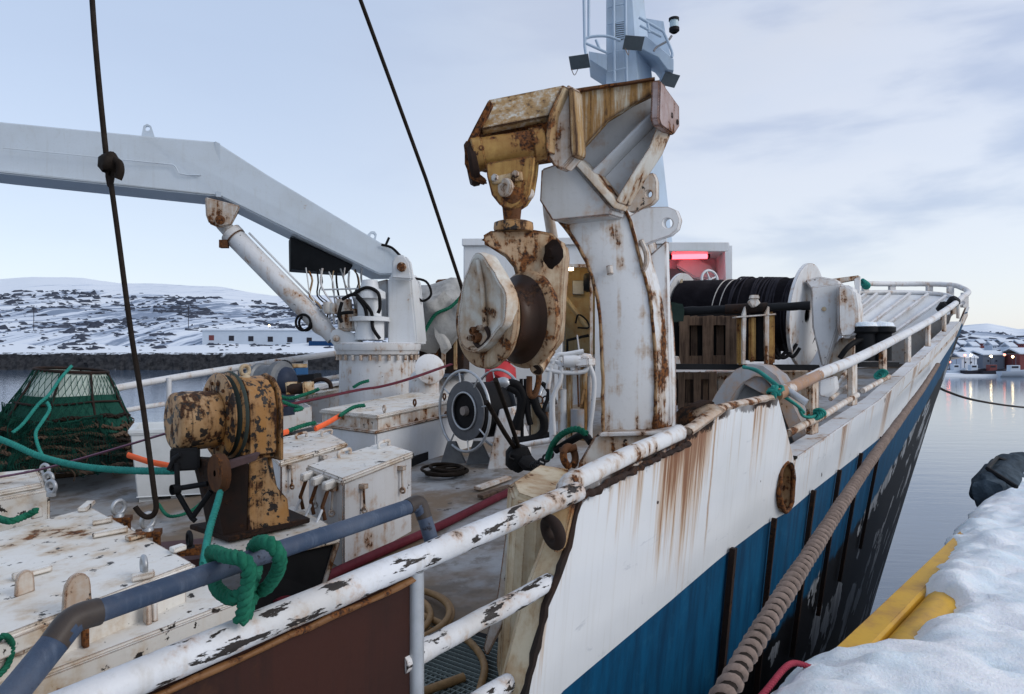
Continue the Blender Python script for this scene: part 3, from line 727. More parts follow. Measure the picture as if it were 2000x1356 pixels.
# cap rails on the tall plates
def topline(x0, x1, up=0.0, n=30):
    out = []
    for k in range(n + 1):
        x = x0 + (x1 - x0) * k / n
        for i in range(NS - 1):
            a, b = pxof(sb[i]), pxof(sb[i + 1])
            if sb[i].y > 2 and a <= x <= b:
                q = (x - a) / max(b - a, 1e-9); p = sb[i].lerp(sb[i + 1], q)
                out.append(V((p.x, p.y, (HZ - interp(TOP, x)) / F * p.y + up))); break
    return out
cl = [p + INW * .05 for p in topline(1124, 1342, .012, 40)]
m = MB(); m.tube(cl, .058, 14, sy=.8).rough(.006, 9); part('cap_rail', m, M['post'], boat, 50)
m = MB(); m.tube([p - INW * (.010 + .008 * mnoise.noise(p * 9)) - V((0, 0, .040 + .008 * mnoise.noise(p * 6))) for p in topline(1130, 1340, .012, 90)], lambda t: .014 + .008 * mnoise.noise(V((t * 23, 0, 0))), 7).rough(.010, 22); part('flaking_edge', m, M['black_rust'], boat, 50)
cl = [p + INW * .035 for p in topline(1352, 1517, .0, 24)]
m = MB(); m.tube(cl, .04, 10, sy=.6).rough(.005, 9); part('cap_rail', m, M['white_rusty'], boat, 50)
e = topline(1340, 1341, 0, 1)[0]
m = MB(); m.slab([(1336, 852), (1336, 806), (1343, 798), (1384, 781), (1396, 785), (1397, 790), (1386, 788), (1347, 806), (1345, 852)], 3.97, .05, INW).bevel(.004, 1)
part('cap_end_edge', m, M['black_rust'], boat)
m = MB(); m.slab([(1344, 852), (1343, 812), (1392, 786), (1420, 800), (1352, 845)], 3.99, .03, INW).bevel(.006, 1)
part('cap_end_plate', m, M['white_rusty'], boat)
cl = topline(1556, 1874, .004, 50)
m = MB(); m.grid([[p - INW * .006, p - INW * .006 + V((0, 0, .018)), p + INW * .16 + V((0, 0, .018)), p + INW * .17 - V((0, 0, .05))] for p in cl]); part('waterway_ledge', m, M['white'], boat)
# aft edge flange of the tall plate
m = MB(); ed = [V(p) for p in topline(1008, 1130, 0, 26)]
m.grid([[p - INW * .004, p + INW * .10, p + INW * .13 + V((.02, .03, 0))] for p in ed]); part('edge_flange', m, M['cream'], boat)
m = MB(); m.tube([p - INW * .006 for p in ed], .014, 8).rough(.008, 25); part('rusted_seam', m, M['black_rust'], boat)
# near rail, its lower bars and stanchion
RB, RC = V((-.849, 1.45, -.70)), W(1128, 960, 2.82)
def onrail(px, dy=0.0):
    u = (px - 1000) / F; t = (u * RB.y - RB.x) / ((RC.x - RB.x) - u * (RC.y - RB.y)); p = RB.lerp(RC, t); return V((p.x, p.y, p.z + dy))
rdir = (RC - RB).normalized()
m = MB(); m.tube([RB - rdir * 2.2 + (RC - RB) * 0 + rdir * k * .12 for k in range(int(((RC - RB).length + 2.2) / .12) + 1)] + [RC], .039, 18).rough(.004, 11)
part('near_rail', m, M['rail'], boat, 60)
lo0, lo1 = onrail(800), onrail(1085)
m = MB(); a = W(780, 1296, lo0.y + .0); b = W(1072, 1138, 2.72); m.tube([a.lerp(b, k / 16) for k in range(17)], .034, 14).rough(.004, 11); part('rail_bar', m, M['rail'], boat, 60)
m = MB(); a = W(880, 1400, 2.34); b = W(1012, 1325, 2.66); m.tube([a.lerp(b, k / 8) for k in range(9)], .036, 14).rough(.004, 11); part('rail_bar', m, M['rail'], boat, 60)
s0 = onrail(812); m = MB(); m.tube([s0 - V((0, 0, .035)), s0 - V((0, 0, .5)), s0 - V((0, 0, 1.0))], .025, 14); part('stanchion', m, M['galv'], boat, 60)
# brown panel
p1 = onrail(808); p0 = RB - rdir * 1.6
m = MB(); m.prism([p0 - V((0, 0, .03)), p1 - V((0, 0, .03)), p1 - V((0, 0, 1.02)), p0 - V((0, 0, 1.02))], INW * .02); part('side_panel', m, M['brown'], boat)
m = MB(); m.tube([(p0 + (p1 - p0) * k / 40) - V((0, 0, .052)) - INW * .012 for k in range(41)], .009, 8).rough(.009, 30); part('weld_seam', m, paint('rusty_weld', (.20, .10, .04), .45, .1, 0, .5, sc=3, stain=(.14, .06, .02)), boat, 60)
# pad eye on the flange
m = MB(); c = W(1080, 1040, 2.62); m.torus(c, V((.80, .45, .2)), .046, .022, 24, 10); part('pad_eye', m, M['black_rust'], boat, 60)
m = MB(); m.slab([(1062, 1000), (1118, 985), (1098, 1075), (1082, 1082)], 2.73, .03).bevel(.006); part('pad_plate', m, M['cream'], boat)
# hawse hole
i = hi; c = hc_ - INW * .004; ax = INW.copy()
ring = [c + V((0, 0, math.sin(q) * .178)) + hd * math.cos(q) * .168 for q in [2 * math.pi * k / 32 for k in range(32)]]
m = MB(); m.tube(ring, .016, 8, closed=True).rough(.012, 14); part('hawse_ring', m, M['rust'], boat, 60)
m = MB(); m.grid([[c + (p - c) * f + INW * g for p in ring] for f, g in ((1.02, .0), (.96, .06), (.85, .13), (.5, .17), (.01, .18))], closed=True); part('hawse_recess', m, paint('rust_brown_recess', (.42, .31, .18), .40, 1.0, 0, .8, stain=(.20, .09, .03)), boat)
# bow rail
BR = [W(*p) for p in ((1534, 764, 4.95), (1551, 755, 5.1), (1600, 731, 5.75), (1670, 702, 6.95), (1740, 667, 8.5), (1810, 630, 11.4), (1859, 598, 14.0), (1882, 579, 15.6), (1891, 571, 16.3), (1880, 563, 16.9), (1859, 557, 17.1), (1810, 555, 17.3), (1747, 555, 17.25), (1684, 554, 16.8))]
m = MB(); m.tube(smooth(BR, 8), lambda t: .042 + .018 * min(1, t * 1.6), 14).rough(.004, 7); part('bow_rail', m, M['white'], boat, 60)
m = MB(); m.tube([W(1516, 771, 4.85), W(1551, 755, 5.08), W(1598, 733, 5.7)], .046, 14); part('rusty_rail_sleeve', m, paint('brown_peeling_sleeve', (.30, .20, .16), .38, .2, 0, .8, sc=2.5, rustc=((.5, .45, .42), (.07, .04, .03))), boat, 60)
for x, y0, y1, d, wpx in ((1593, 738, 846, 5.62, 21), (1670, 705, 790, 6.95, 20), (1729, 676, 742, 8.25, 17), (1777, 650, 706, 9.6, 16), (1816, 628, 675, 11.7, 15), (1847, 609, 646, 13.2, 12), (1874, 592, 620, 14.9, 9)):
    m = MB(); wv = V((.62, .79, 0)) * (wpx / F * d * 2.0); q0, q1 = W(x, y0, d), W(x, y1 + 2, d)
    m.box(q1 - wv * .5, wv, INW * .05, V((0, 0, q0.z - q1.z))).bevel(.006, 1); part('bow_stanchion', m, M['white_rusty'], boat)
for pl in ([(1540, 847, 5.05), (1570, 830, 5.35), (1603, 815, 5.75), (1640, 792, 6.35), (1674, 772, 6.95)], [(1684, 764, 7.1), (1710, 750, 7.6), (1736, 736, 8.3)], [(1600, 818, 5.8), (1593, 816, 5.7)]):
    m = MB(); m.tube(smooth([W(*p) for p in pl], 4), .027, 12); part('lower_rail', m, M['white_rusty'], boat, 60)
for x, y0, d in ((1690, 556, 16.9), (1742, 556, 17.25), (1815, 556, 17.3), (1856, 560, 17.05), (1884, 572, 16.4)):
    q = W(x, y0, d); m = MB(); m.cbox(q - V((0, 0, .17)), (.17, .06, 0), (-.03, .05, 0), (0, 0, .34)).bevel(.006, 1); part('bow_stanchion', m, M['white'], boat)
# inside of the port bow plating, with its ribs
T_ = [W(*p) for p in ((1672, 574, 16.6), (1710, 573, 16.9), (1760, 573, 17.1), (1815, 575, 17.1), (1850, 580, 16.8), (1878, 594, 16.1))]
B_ = [W(*p) for p in ((1640, 672, 14.4), (1690, 670, 14.8), (1740, 662, 15.1), (1795, 645, 15.3), (1838, 622, 15.5), (1868, 606, 15.7))]
m = MB(); m.grid([smooth(T_, 5), smooth([a.lerp(b, .5) for a, b in zip(T_, B_)], 5), smooth(B_, 5)]); part('bow_plating', m, M['white_clean'], boat, 60)
m = MB(); m.tube([p + V((0, -.05, .02)) for p in smooth(T_, 5)], .05, 8); part('plating_edge', m, M['white'], boat, 60)
for x0, y0, x1, y1 in ((1712, 577, 1668, 615), (1737, 577, 1675, 626), (1776, 577, 1684, 648), (1811, 578, 1706, 657), (1846, 582, 1738, 658), (1868, 592, 1790, 643), (1876, 598, 1830, 622), (1690, 577, 1660, 603)):
    a, b = W(x0, y0, interp([(1672, 16.6), (1760, 17.1), (1815, 17.1), (1880, 16.1)], x0) - .06), W(x1, y1, 14.75 + .9 * (x1 - 1668) / 200 + .0 if y1 > 640 else 15.6)
    m = MB(); n_ = V((-.2, -.75, .6)).normalized(); sd_ = (b - a).cross(n_).normalized() * .055
    m.prism([a - sd_ / 2, a + sd_ / 2, b + sd_ / 2, b - sd_ / 2], n_ * .10); part('rib', m, M['white'], boat)
# ------------------------------------------------------------------ deckhouse across the foredeck with lit doorway and red recess
dh = thing('deckhouse', 'white deckhouse with yellow lit doorway and red tube lamp behind the gallows', 'deckhouse', W(1165, 800, 13.8))
DD = 13.5; DV = V((.12, 1.0, 0))
m = MB(); m.slab([(905, 470), (1098, 470), (1098, 830), (905, 830)], DD, 2.4, DV).bevel(.02, 1); part('wall', m, M['white_clean'], dh)
m = MB(); m.slab([(902, 466), (1303, 462), (1303, 476), (902, 480)], DD - .06, 2.6, DV).bevel(.01, 1); part('roof_edge', m, M['white_clean'], dh)
m = MB(); m.slab([(1098, 476), (1166, 476), (1166, 520), (1098, 520)], DD + .01, .12, DV); part('door_lintel', m, M['white_clean'], dh)
m = MB(); m.slab([(1162, 478), (1302, 478), (1302, 830), (1162, 830)], DD, 2.3, DV); part('wall', m, M['white_clean'], dh)
m = MB(); m.slab([(1085, 520), (1180, 520), (1180, 830), (1085, 830)], DD + 1.3, .1, DV); part('cabin_wall', m, M['beige'], dh)
m = MB(); m.slab([(1085, 500), (1180, 500), (1180, 506), (1085, 506)], DD + .1, 1.3, DV); part('cabin_ceiling', m, M['beige'], dh)
m = MB(); m.slab([(1152, 520), (1158, 520), (1158, 800), (1152, 800)], DD - .03, .08, DV); m.slab([(1098, 516), (1158, 516), (1158, 522), (1098, 522)], DD - .03, .08, DV); part('door_frame', m, M['white_rusty'], dh)
m = MB(); m.slab([(1118, 548), (1140, 548), (1140, 575), (1118, 575)], DD + 1.2, .12, DV).bevel(.01, 1); part('switch_box', m, M['galv'], dh)
m = MB(); m.tube([W(1102, 580, DD + .9), W(1150, 642, DD + .7)], .055, 8); part('stair_stringer', m, M['beige'], dh)
m = MB(); m.tube(smooth([W(1124, 632, DD + .6), W(1130, 615, DD + .6), W(1145, 625, DD + .6), W(1150, 640, DD + .6), W(1128, 640, DD + .6)], 5), .018, 8); m.tube([W(1108, 700, DD + .6), W(1108, 665, DD + .6), W(1150, 655, DD + .6)], .03, 8); part('handle_bar', m, M['dark'], dh)
m = MB(); m.lathe([(0, .16), (.05, .19), (.12, .19)], W(1141, 552, DD + .5), V((1, -.2, 0)), 20); part('cable_reel', m, M['dark'], dh)
m = MB(); m.lathe([(-.05, 0), (-.04, .09), (.04, .09), (.05, 0)], W(1111, 524, DD + .45), (0, 0, 1), 16); part('cabin_lamp', m, M['warm_lamp'], dh, 60)
m = MB(); m.slab([(962, 518), (978, 518), (978, 538), (962, 538)], DD - .02, .02, DV); ex = part('exit_sign', m, plain('green_sign', (.01, .14, .09), .4, 0, .05, 5, 0), dh)
m = MB(); m.slab([(966, 524), (971, 524), (971, 522), (975, 527.5), (971, 533), (971, 531), (966, 531)], DD - .026, .006, DV); part('sign_arrow', m, M['white_clean'], ex)
# red recess
m = MB(); m.slab([(1300, 473), (1423, 473), (1423, 491), (1300, 491)], DD - .05, 1.6, DV).bevel(.01, 1); part('recess_roof', m, M['white_clean'], dh)
m = MB(); m.slab([(1416, 490), (1424, 474), (1431, 556), (1428, 640), (1420, 640), (1418, 556)], DD - .04, 1.5, DV); part('recess_side', m, M['white_clean'], dh)
m = MB(); m.slab([(1296, 480), (1430, 480), (1430, 830), (1296, 830)], DD + 1.1, .1, DV); part('recess_back', m, M['white_clean'], dh)
m = MB(); m.slab([(1330, 505), (1360, 505), (1392, 520), (1400, 545), (1360, 545), (1320, 520)], DD + .9, .15, DV).bevel(.03, 2); part('recess_bracket', m, M['white_clean'], dh)
m = MB(); m.slab([(1300, 524), (1324, 526), (1334, 536), (1334, 580), (1300, 580)], DD + 1.0, .06, DV); part('recess_window', m, M['glass'], dh)
tl = MB(); tl.tube([W(1312, 502, DD + .35), W(1381, 501, DD + .35)], .045, 12); ft = part('tube_lamp', tl, M['red_lamp'], dh, 60)
m = MB(); m.tube([W(1304, 502, DD + .35), W(1312, 502, DD + .35)], .05, 10); m.tube([W(1381, 501, DD + .35), W(1386, 501, DD + .35)], .05, 10); part('lamp_cap', m, M['dark'], ft)
# handwheel and flange of the second winch in front of the recess
hw = thing('handwheel', 'white spoked handwheel standing in front of the red lit recess', 'handwheel', W(1388, 560, 12.6))
c = W(1386, 546, 12.6); m = MB(); ax = V((.35, -1, .1)); m.torus(c, ax, .16, .022, 32, 8); part('rim', m, M['white_clean'], hw, 60)
for q in range(4):
    a_ = math.radians(q * 90 + 20); e1 = ax.cross(UP).normalized(); e2 = ax.normalized().cross(e1)
    part('spoke', MB().tube([c, c + (e1 * math.cos(a_) + e2 * math.sin(a_)) * .16], .014, 6), M['white_clean'], hw, 60)
part('spindle', MB().tube([c + V((0, -.05, 0)), c + V((.0, .12, -.0)), c + V((0, .14, -.9))], .03, 8), M['white_clean'], hw, 60)
# ------------------------------------------------------------------ mast above the deckhouse
mast = thing('signal_mast', 'tall tapered blue grey mast with platform and floodlights above the rusty gallows head', 'mast', W(1245, 480, 14.5))
MD = 14.2
def mastsec(py, l, mid, r):      # front face from l to mid, right face to r
    a, b = W(l, py, MD), W(mid, py, MD); c_ = W(r, py, MD + .5); return [a, b, c_, a + V((.25, .75, 0))]
m = MB(); m.grid([mastsec(*q) for q in ((-420, 1180, 1212, 1222), (0, 1184, 1235, 1258), (165, 1184, 1246, 1275), (265, 1184, 1255, 1290), (473, 1184, 1272, 1313), (620, 1184, 1276, 1318))], closed=True); part('mast_column', m, M['mast'], mast)
m = MB()
for k in range(9): m.slab([(1203, 41 + k * 4.2), (1219, 39 + k * 4.2), (1219, 41.4 + k * 4.2), (1203, 43.4 + k * 4.2)], MD - .03, .02, DV)
lv = part('louvre', MB().slab([(1201, 42), (1219, 39), (1219, 76), (1211, 79), (1202, 72)], MD - .01, .03, DV), M['louvre'], mast); part('louvre_slat', m, M['mast'], lv)
part('ladder_rail', MB().tube([W(1198, -60, MD - .12), W(1199, 60, MD - .12), W(1200, 160, MD - .1)], .03, 8), M['mast'], mast, 60)
part('ladder_rail', MB().tube([W(1221, -60, MD - .12), W(1222, 60, MD - .12), W(1224, 160, MD - .1)], .03, 8), M['mast'], mast, 60)
for y in (12, 45, 102, 138): part('ladder_rung', MB().tube([W(1187, y + 4, MD - .06), W(1198, y, MD - .12), W(1222, y - 5, MD - .12)], .014, 6), M['mast'], mast, 60)
m = MB(); m.slab([(1150, 100), (1185, 106), (1185, 138), (1152, 117)], MD - .1, .9, DV).bevel(.01, 1); part('platform', m, M['mast'], mast)
m = MB(); m.slab([(1240, 72), (1262, 70), (1316, 115), (1316, 138), (1304, 136), (1286, 112), (1250, 94)], MD - .15, .8, DV).bevel(.01, 1); part('platform', m, M['mast'], mast)
m = MB(); m.slab([(1250, 34), (1296, 42), (1300, 66), (1312, 118), (1300, 112), (1258, 74)], MD + .6, .05, DV); part('platform_screen', m, M['mast'], mast)
for pl in ([(1145, 110), (1142, 84), (1150, 73), (1185, 71), (1212, 80)], [(1150, 73), (1150, -80)], [(1142, 84), (1139, -80)], [(1145, 85), (1185, 103)], [(1164, 78), (1172, 98)], [(1248, 34), (1296, 62)], [(1250, 50), (1292, 72)], [(1265, 46), (1268, 64)], [(1296, 62), (1312, 100), (1312, 112)]):
    part('guard_rail', MB().tube(smooth([W(x, y, MD - .4) for x, y in pl], 4), .028, 8), M['mast'], mast, 60)
def flood(px, py, d, yaw, sc=1.0):
    c = W(px, py, d); a = head(yaw); b = V((a.y, -a.x, 0)); dn = (a * .75 - UP * .66).normalized(); u2 = b.cross(dn)
    h = MB(); f = [c + b * x * .19 * sc + u2 * y * .13 * sc for x, y in ((-1, -1), (1, -1), (1, 1), (-1, 1))]; k = [c - dn * .14 * sc + b * x * .13 * sc + u2 * y * .08 * sc for x, y in ((-1, -1), (1, -1), (1, 1), (-1, 1))]
    h.grid([k, f], closed=True); h.face(k); fl = part('floodlight', h, M['mast'], mast, 20)
    part('lamp_glass', MB().prism([p + dn * .004 for p in f], dn * .012), M['glass'], fl)
    part('cable', MB().tube(smooth([c - dn * .14 * sc, c - dn * .12 * sc - UP * .16 + b * .05, c - UP * .24 + b * .1, c - UP * .12 + b * .16], 5), .008, 6), M['grey'], fl, 60)
flood(1132, 121, MD - .5, 200); flood(1237, 84, MD - .6, 170); flood(1308, 156, MD + .1, 150)
part('lamp_arm', MB().tube(smooth([W(1277, 100, MD - .3), W(1283, 92, MD - .3), W(1304, 80, MD - .3), W(1312, 70, MD - .3)], 4), .022, 8), M['grey'], mast, 60)
nl = part('navigation_lamp', MB().lathe([(0, .05), (.04, .10), (.10, .10)], W(1317, 65, MD - .3), (-.03, 0, 1), 16), M['dark'], mast)
part('lamp_lens', MB().lathe([(.10, .085), (.24, .085)], W(1317, 65, MD - .3), (-.03, 0, 1), 16), M['lens'], nl, 60)
part('lamp_cap', MB().lathe([(.24, .1), (.29, .1), (.32, 0)], W(1317, 65, MD - .3), (-.03, 0, 1), 16), M['dark'], nl)

# ------------------------------------------------------------------ gallows
g = thing('gallows', 'white rust streaked gallows post with a heavy bracket head standing inside the bulwark', 'gallows', W(1233, 850, 4.2))
L = [(1178, 1282, 850), (1176, 1282, 800), (1176, 1282, 740), (1174, 1280, 690), (1172, 1277, 640), (1167, 1271, 590), (1156, 1262, 545), (1140, 1250, 505), (1122, 1242, 470), (1104, 1236, 446), (1088, 1230, 428), (1078, 1222, 412)]
_s = smooth([V((l, r, y)) for l, r, y in L], 5); L = [(p.x, p.y, p.z) for p in _s]
NC = 13; wr = []
m = MB(); rws = []
for l, r, y in L:
    hgt_ = max(0, (y - 520) / 330); row = []
    for k in range(NC):
        q = k / (NC - 1); row.append(W(l + (r - l) * q, y, 4.1 - .015 * math.sin(q * math.pi))); wr.append(.20 * math.exp(-(q / .13) ** 2) * hgt_ + .13 * math.exp(-((1 - q) / .10) ** 2) * (.3 + .7 * hgt_) + (.06 * math.exp(-((y - 735) / 40) ** 2) * math.exp(-((q - .4) / .3) ** 2)) + (.05 if y > 835 else 0))
    row += [W(r, y, 4.1) + AWAY * .26, W(l, y, 4.1) + AWAY * .26]; wr += [.08, .0]; rws.append(row)
m.grid(rws, closed=True)
po = part('post', m, M['post'], g, 50); pa_ = po.data.attributes.new('wear', 'FLOAT', 'POINT')
for k, v in enumerate(wr): pa_.data[k].value = v
rs = paint('rust_seam', (.40, .30, .18), .62, .6, .0, .8, stain=(.2, .09, .03), sc=1.6)
m = MB(); m.tube([W(l + 1, y, 4.092) for l, r, y in L], .010, 8).rough(.006, 15); part('weld_seam', m, rs, g, 60)
m = MB(); m.tube([W(r - 1, y, 4.092) for l, r, y in L], .010, 8).rough(.006, 15); part('weld_seam', m, rs, g, 60)
m = MB(); m.slab([(1262, 505), (1300, 470), (1308, 826), (1297, 846), (1286, 848), (1281, 690)], 4.22, .05).bevel(.006, 2); part('stiffener_plate', m, M['white'], g)
m = MB(); m.slab([(1056, 330), (1112, 311), (1196, 408), (1190, 421), (1078, 432), (1053, 392)], 3.98, .34).bevel(.008, 2); part('arm_box', m, M['soffit'], g)
m = MB(); m.slab([(1108, 306), (1125, 289), (1144, 281), (1190, 232), (1236, 200), (1281, 178), (1291, 246), (1270, 290), (1204, 393), (1190, 392), (1155, 340)], 4.06, .05); part('web_plate', m, M['soffit'], g)
def strip(pts, d, wd, th, name, mat_, root):
    P = [W(x, y, d) for x, y in pts]; mm = MB(); q = []
    mm.tube(P, wd, 8, sx=1.0, sy=th / wd); part(name, mm, mat_, root, 50)
m = MB(); m.slab([(1152, 333), (1158, 330), (1200, 288), (1240, 248), (1284, 203), (1288, 209), (1244, 254), (1204, 294), (1160, 340)], 3.97, .12).bevel(.005, 1); part('web_rib', m, M['soffit'], g)
m = MB(); m.slab([(1110, 309), (1118, 303), (1158, 338), (1206, 396), (1198, 408)], 3.95, .14).bevel(.006, 1); part('web_flange', m, M['web_edge'], g)
m = MB(); m.slab([(1284, 240), (1292, 244), (1272, 292), (1238, 344), (1207, 397), (1201, 391), (1232, 340), (1266, 288)], 3.95, .14).bevel(.006, 1); part('web_flange', m, M['web_edge'], g)
m = MB(); m.slab([(1118, 175), (1160, 168), (1220, 160), (1279, 151), (1280, 181), (1236, 202), (1189, 234), (1142, 284), (1125, 292)], 3.90, .05, V((.2, 1, 0)))
bmesh.ops.triangulate(m.bm, faces=m.bm.faces); m.rough(.004, 8, 1); part('fascia', m, M['fascia'], g, 50)
m = MB(); m.slab([(1116, 177), (1160, 169), (1220, 160), (1279, 151), (1280, 154), (1220, 164), (1160, 173), (1117, 181)], 3.87, .30, V((.12, 1, 0))).rough(.003, 15); part('fascia_edge', m, M['rust'], g, 50)
P = [(1279, 151, 3.8), (1295, 159, 3.82), (1326, 207, 4.1), (1327, 248, 4.1), (1316, 264, 4.06), (1290, 246, 3.84), (1284, 230, 3.8)]
ep = [W(1290, 155, 3.8), W(1327, 207, 4.12), W(1328, 248, 4.12), W(1317, 264, 4.06), W(1293, 246, 3.82), W(1287, 232, 3.8)]
m = MB(); m.prism(ep, V((-.85, .3, 0)) * .055).bevel(.008, 2); pl = part('end_plate', m, paint('purple_rust_plate', (.42, .36, .36), .42, .6, .8, .8, stain=(.20, .09, .06)), g)
nrm = (ep[1] - ep[0]).cross(ep[2] - ep[0]).normalized(); nrm = nrm if nrm.x > 0 else -nrm
for x, y, d, r in ((1300, 214, 3.93, .021), (1310, 226, 4.0, .016), (1321, 239, 4.09, .015)):
    part('bolt_hole', MB().lathe([(0, 0), (.004, r), (0, r * 1.05)], W(x, y, d) + nrm * .006, nrm, 14), M['black_rust'], pl)
m = MB(); m.slab([(1100, 166), (1114, 165), (1119, 176), (1126, 291), (1124, 303), (1097, 333), (1080, 326), (1068, 306), (1070, 268), (1074, 230)], 3.74, .09).bevel(.012, 2); rc = part('head_cheek', m, M['white_rusty'], g)
m = MB(); m.slab([(1095, 168), (1103, 166), (1078, 222), (1072, 262), (1070, 300), (1064, 290), (1064, 262), (1070, 222)], 3.69, .1).bevel(.008, 2); part('cheek_rim', m, M['cream'], rc)
m = MB(); m.slab([(1108, 168), (1118, 172), (1126, 292), (1124, 304), (1116, 309), (1112, 290)], 3.70, .1).bevel(.008, 2); part('cheek_rim', m, M['cover'], rc)
m = MB(); m.slab([(953, 196), (962, 198), (946, 232), (932, 268), (926, 300), (930, 334), (950, 350), (945, 357), (920, 351), (907, 320), (907, 285), (926, 247)], 3.70, .07, V((.1, 1, 0))).bevel(.008, 2); part('head_cheek', m, M['rust'], g)
m = MB(); m.prism([W(953, 195, 3.92), W(1100, 166, 3.92), W(1072, 226, 3.72), W(940, 252, 3.70)], V((0, .05, -.02))).bevel(.006, 2); part('head_cover', m, M['cover'], g)
m = MB(); m.prism([W(955, 196, 3.92), W(1100, 167, 3.92), W(1118, 176, 4.2), W(985, 200, 4.2)], V((0, 0, -.03))); part('head_top', m, M['rust'], g)
m = MB(); m.slab([(936, 245), (1074, 218), (1066, 312), (930, 332)], 3.94, .08); part('head_back', m, M['rust'], g)
cy0, cy1 = W(922, 304, 3.74), W(1062, 281, 3.78)
m = MB(); ax = (cy1 - cy0).normalized(); Lc = (cy1 - cy0).length
m.lathe([(0, .0), (0, .080), (.004, .088), (.05, .088), (.055, .082), (Lc - .07, .082), (Lc - .065, .09), (Lc - .005, .09), (Lc, .085), (Lc, 0)], cy0, ax, 36); m.rough(.0035, 12); part('swivel_barrel', m, M['yellow'], g, 40)
m = MB(); m.lathe([(-.03, 0), (-.03, .105), (-.015, .118), (.012, .118), (.02, .08)], cy0 + V((.005, .03, -.035)), ax, 32).rough(.006, 9); part('barrel_end_disc', m, M['black_rust'], g, 40)
for x, y in ((940, 290), (1040, 275)):
    part('grease_bolt', MB().lathe([(0, .016), (.008, .014), (.008, .007), (.004, .006), (.004, 0)], W(x, y, 3.665), (0, -1, .2), 12), M['rust'], g)
# swivel clevis and pin
cv = thing('swivel_clevis', 'ochre rusty clevis with a pale round pin hanging under the gallows head', 'clevis', W(998, 360, 3.66))
Oc = [(946, 318), (1040, 303), (1037, 340), (1030, 378), (1016, 400), (998, 411), (976, 403), (959, 381), (950, 345)]
m = MB(); m.slab(Oc, 3.645, .035).bevel(.008, 2).rough(.003, 14); part('clevis_plate', m, M['yellow'], cv)
m = MB(); m.slab([(x + 8, y + 2) for x, y in Oc], 3.78, .035).bevel(.008, 2).rough(.003, 14); part('clevis_plate', m, M['yellow'], cv)
p0 = W(989, 367, 3.64); ax = AWAY * -1
m = MB(); m.lathe([(-.2, .03), (0, .03), (0, .048), (.016, .048), (.022, .04), (.022, .018), (.008, .014), (.008, 0)], p0, ax, 28); part('pin', m, paint('scratched_white_pin', (.62, .61, .58), .22, .1, .5, .5, sc=3), cv)
m = MB(); m.slab([(960, 345), (1017, 334), (1019, 352), (961, 360)], 3.63, .018).bevel(.004, 1); kp = part('keeper_plate', m, M['cream'], cv)
for x, y in ((968, 348), (1008, 341)): part('bolt_head', MB().lathe([(0, .021), (.014, .020), (.018, .012), (.018, 0)], W(x, y, 3.625), -AWAY, 6), M['white_rusty'], kp)
m = MB(); m.lathe([(-.07, .07), (-.02, .075), (.02, .05), (.10, .042), (.13, .05)], W(1000, 398, 3.70), (0, 0, -1), 24); part('swivel_neck', m, M['rust'], cv, 60)
m = MB(); m.torus(W(1010, 385, 3.735), AWAY, .05, .022, 24, 10); part('swivel_eye', m, M['rust'], cv, 60)
# lugs and small fittings on the post
m = MB(); m.holed([(1222, 415), (1226, 400), (1232, 352), (1256, 341), (1275, 338), (1281, 352), (1281, 388), (1272, 398), (1245, 412)], 4.16, .04, 1267, 379, .02); l1 = part('lug_plate', m, M['white_rusty'], g)
m = MB(); n = 26
out = [(1224, 440), (1230, 420), (1262, 405), (1305, 404), (1320, 411), (1327, 430), (1322, 448), (1308, 460), (1272, 472), (1262, 490), (1240, 470)]
m.holed(out, 4.12, .04, 1304, 436, .029); l2 = part('lug_plate', m, M['white'], g)
m = MB(); m.tube([W(1190, 520, 4.06), W(1192, 536, 4.05)], .018, 10); part('rope_peg', m, M['white_rusty'], g)
m = MB(); m.tube(smooth([W(1252, 470, 4.1), W(1262, 495, 4.08), W(1262, 515, 4.08), W(1255, 530, 4.09)], 5), .016, 8); part('cable_bracket', m, M['white_rusty'], g)
m = MB(); m.tube([W(1069, 392, 4.5), W(1072, 420, 4.5), W(1080, 470, 4.5)], .034, 14).rough(.004, 12); part('vent_pipe', m, M['white_rusty'], g, 60)
# foot of the gallows
m = MB(); m.slab([(1128, 905), (1160, 850), (1178, 842), (1300, 842), (1330, 840), (1250, 960), (1120, 1000)], 4.0, .5).bevel(.012, 2); part('foot_box', m, M['white_rusty'], g)
m = MB(); m.slab([(1170, 846), (1298, 842), (1298, 850), (1170, 854)], 3.97, .45).bevel(.004, 1); part('foot_plate', m, M['white'], g)
pb = MB(); pb.prism([W(993, 938, 3.55), W(1048, 905, 4.0), W(1120, 915, 4.0), W(1128, 985, 3.35), W(1040, 972, 3.3), W(1002, 966, 3.36)], V((-.06, .02, -.95))).bevel(.03, 3); part('side_block', pb, M['cream'], g)
m = MB(); m.slab([(988, 1040), (1010, 1060), (985, 1210), (950, 1280), (944, 1266), (972, 1160)], 3.45, .02); part('gusset', m, M['white_rusty'], g)
m = MB(); c = W(1112, 892, 4.02); m.torus(c - V((0, 0, .0)), V((.7, -.6, .2)), .055, .021, 20, 10, 200, 520); m.tube([c + V((-.05, 0, .03)), c + V((.04, .02, .05))], .02, 10); sh = single('shackle', m, M['rust'], c, 'rusty bow shackle standing on the cream block at the gallows foot', 'shackle', ang=60)

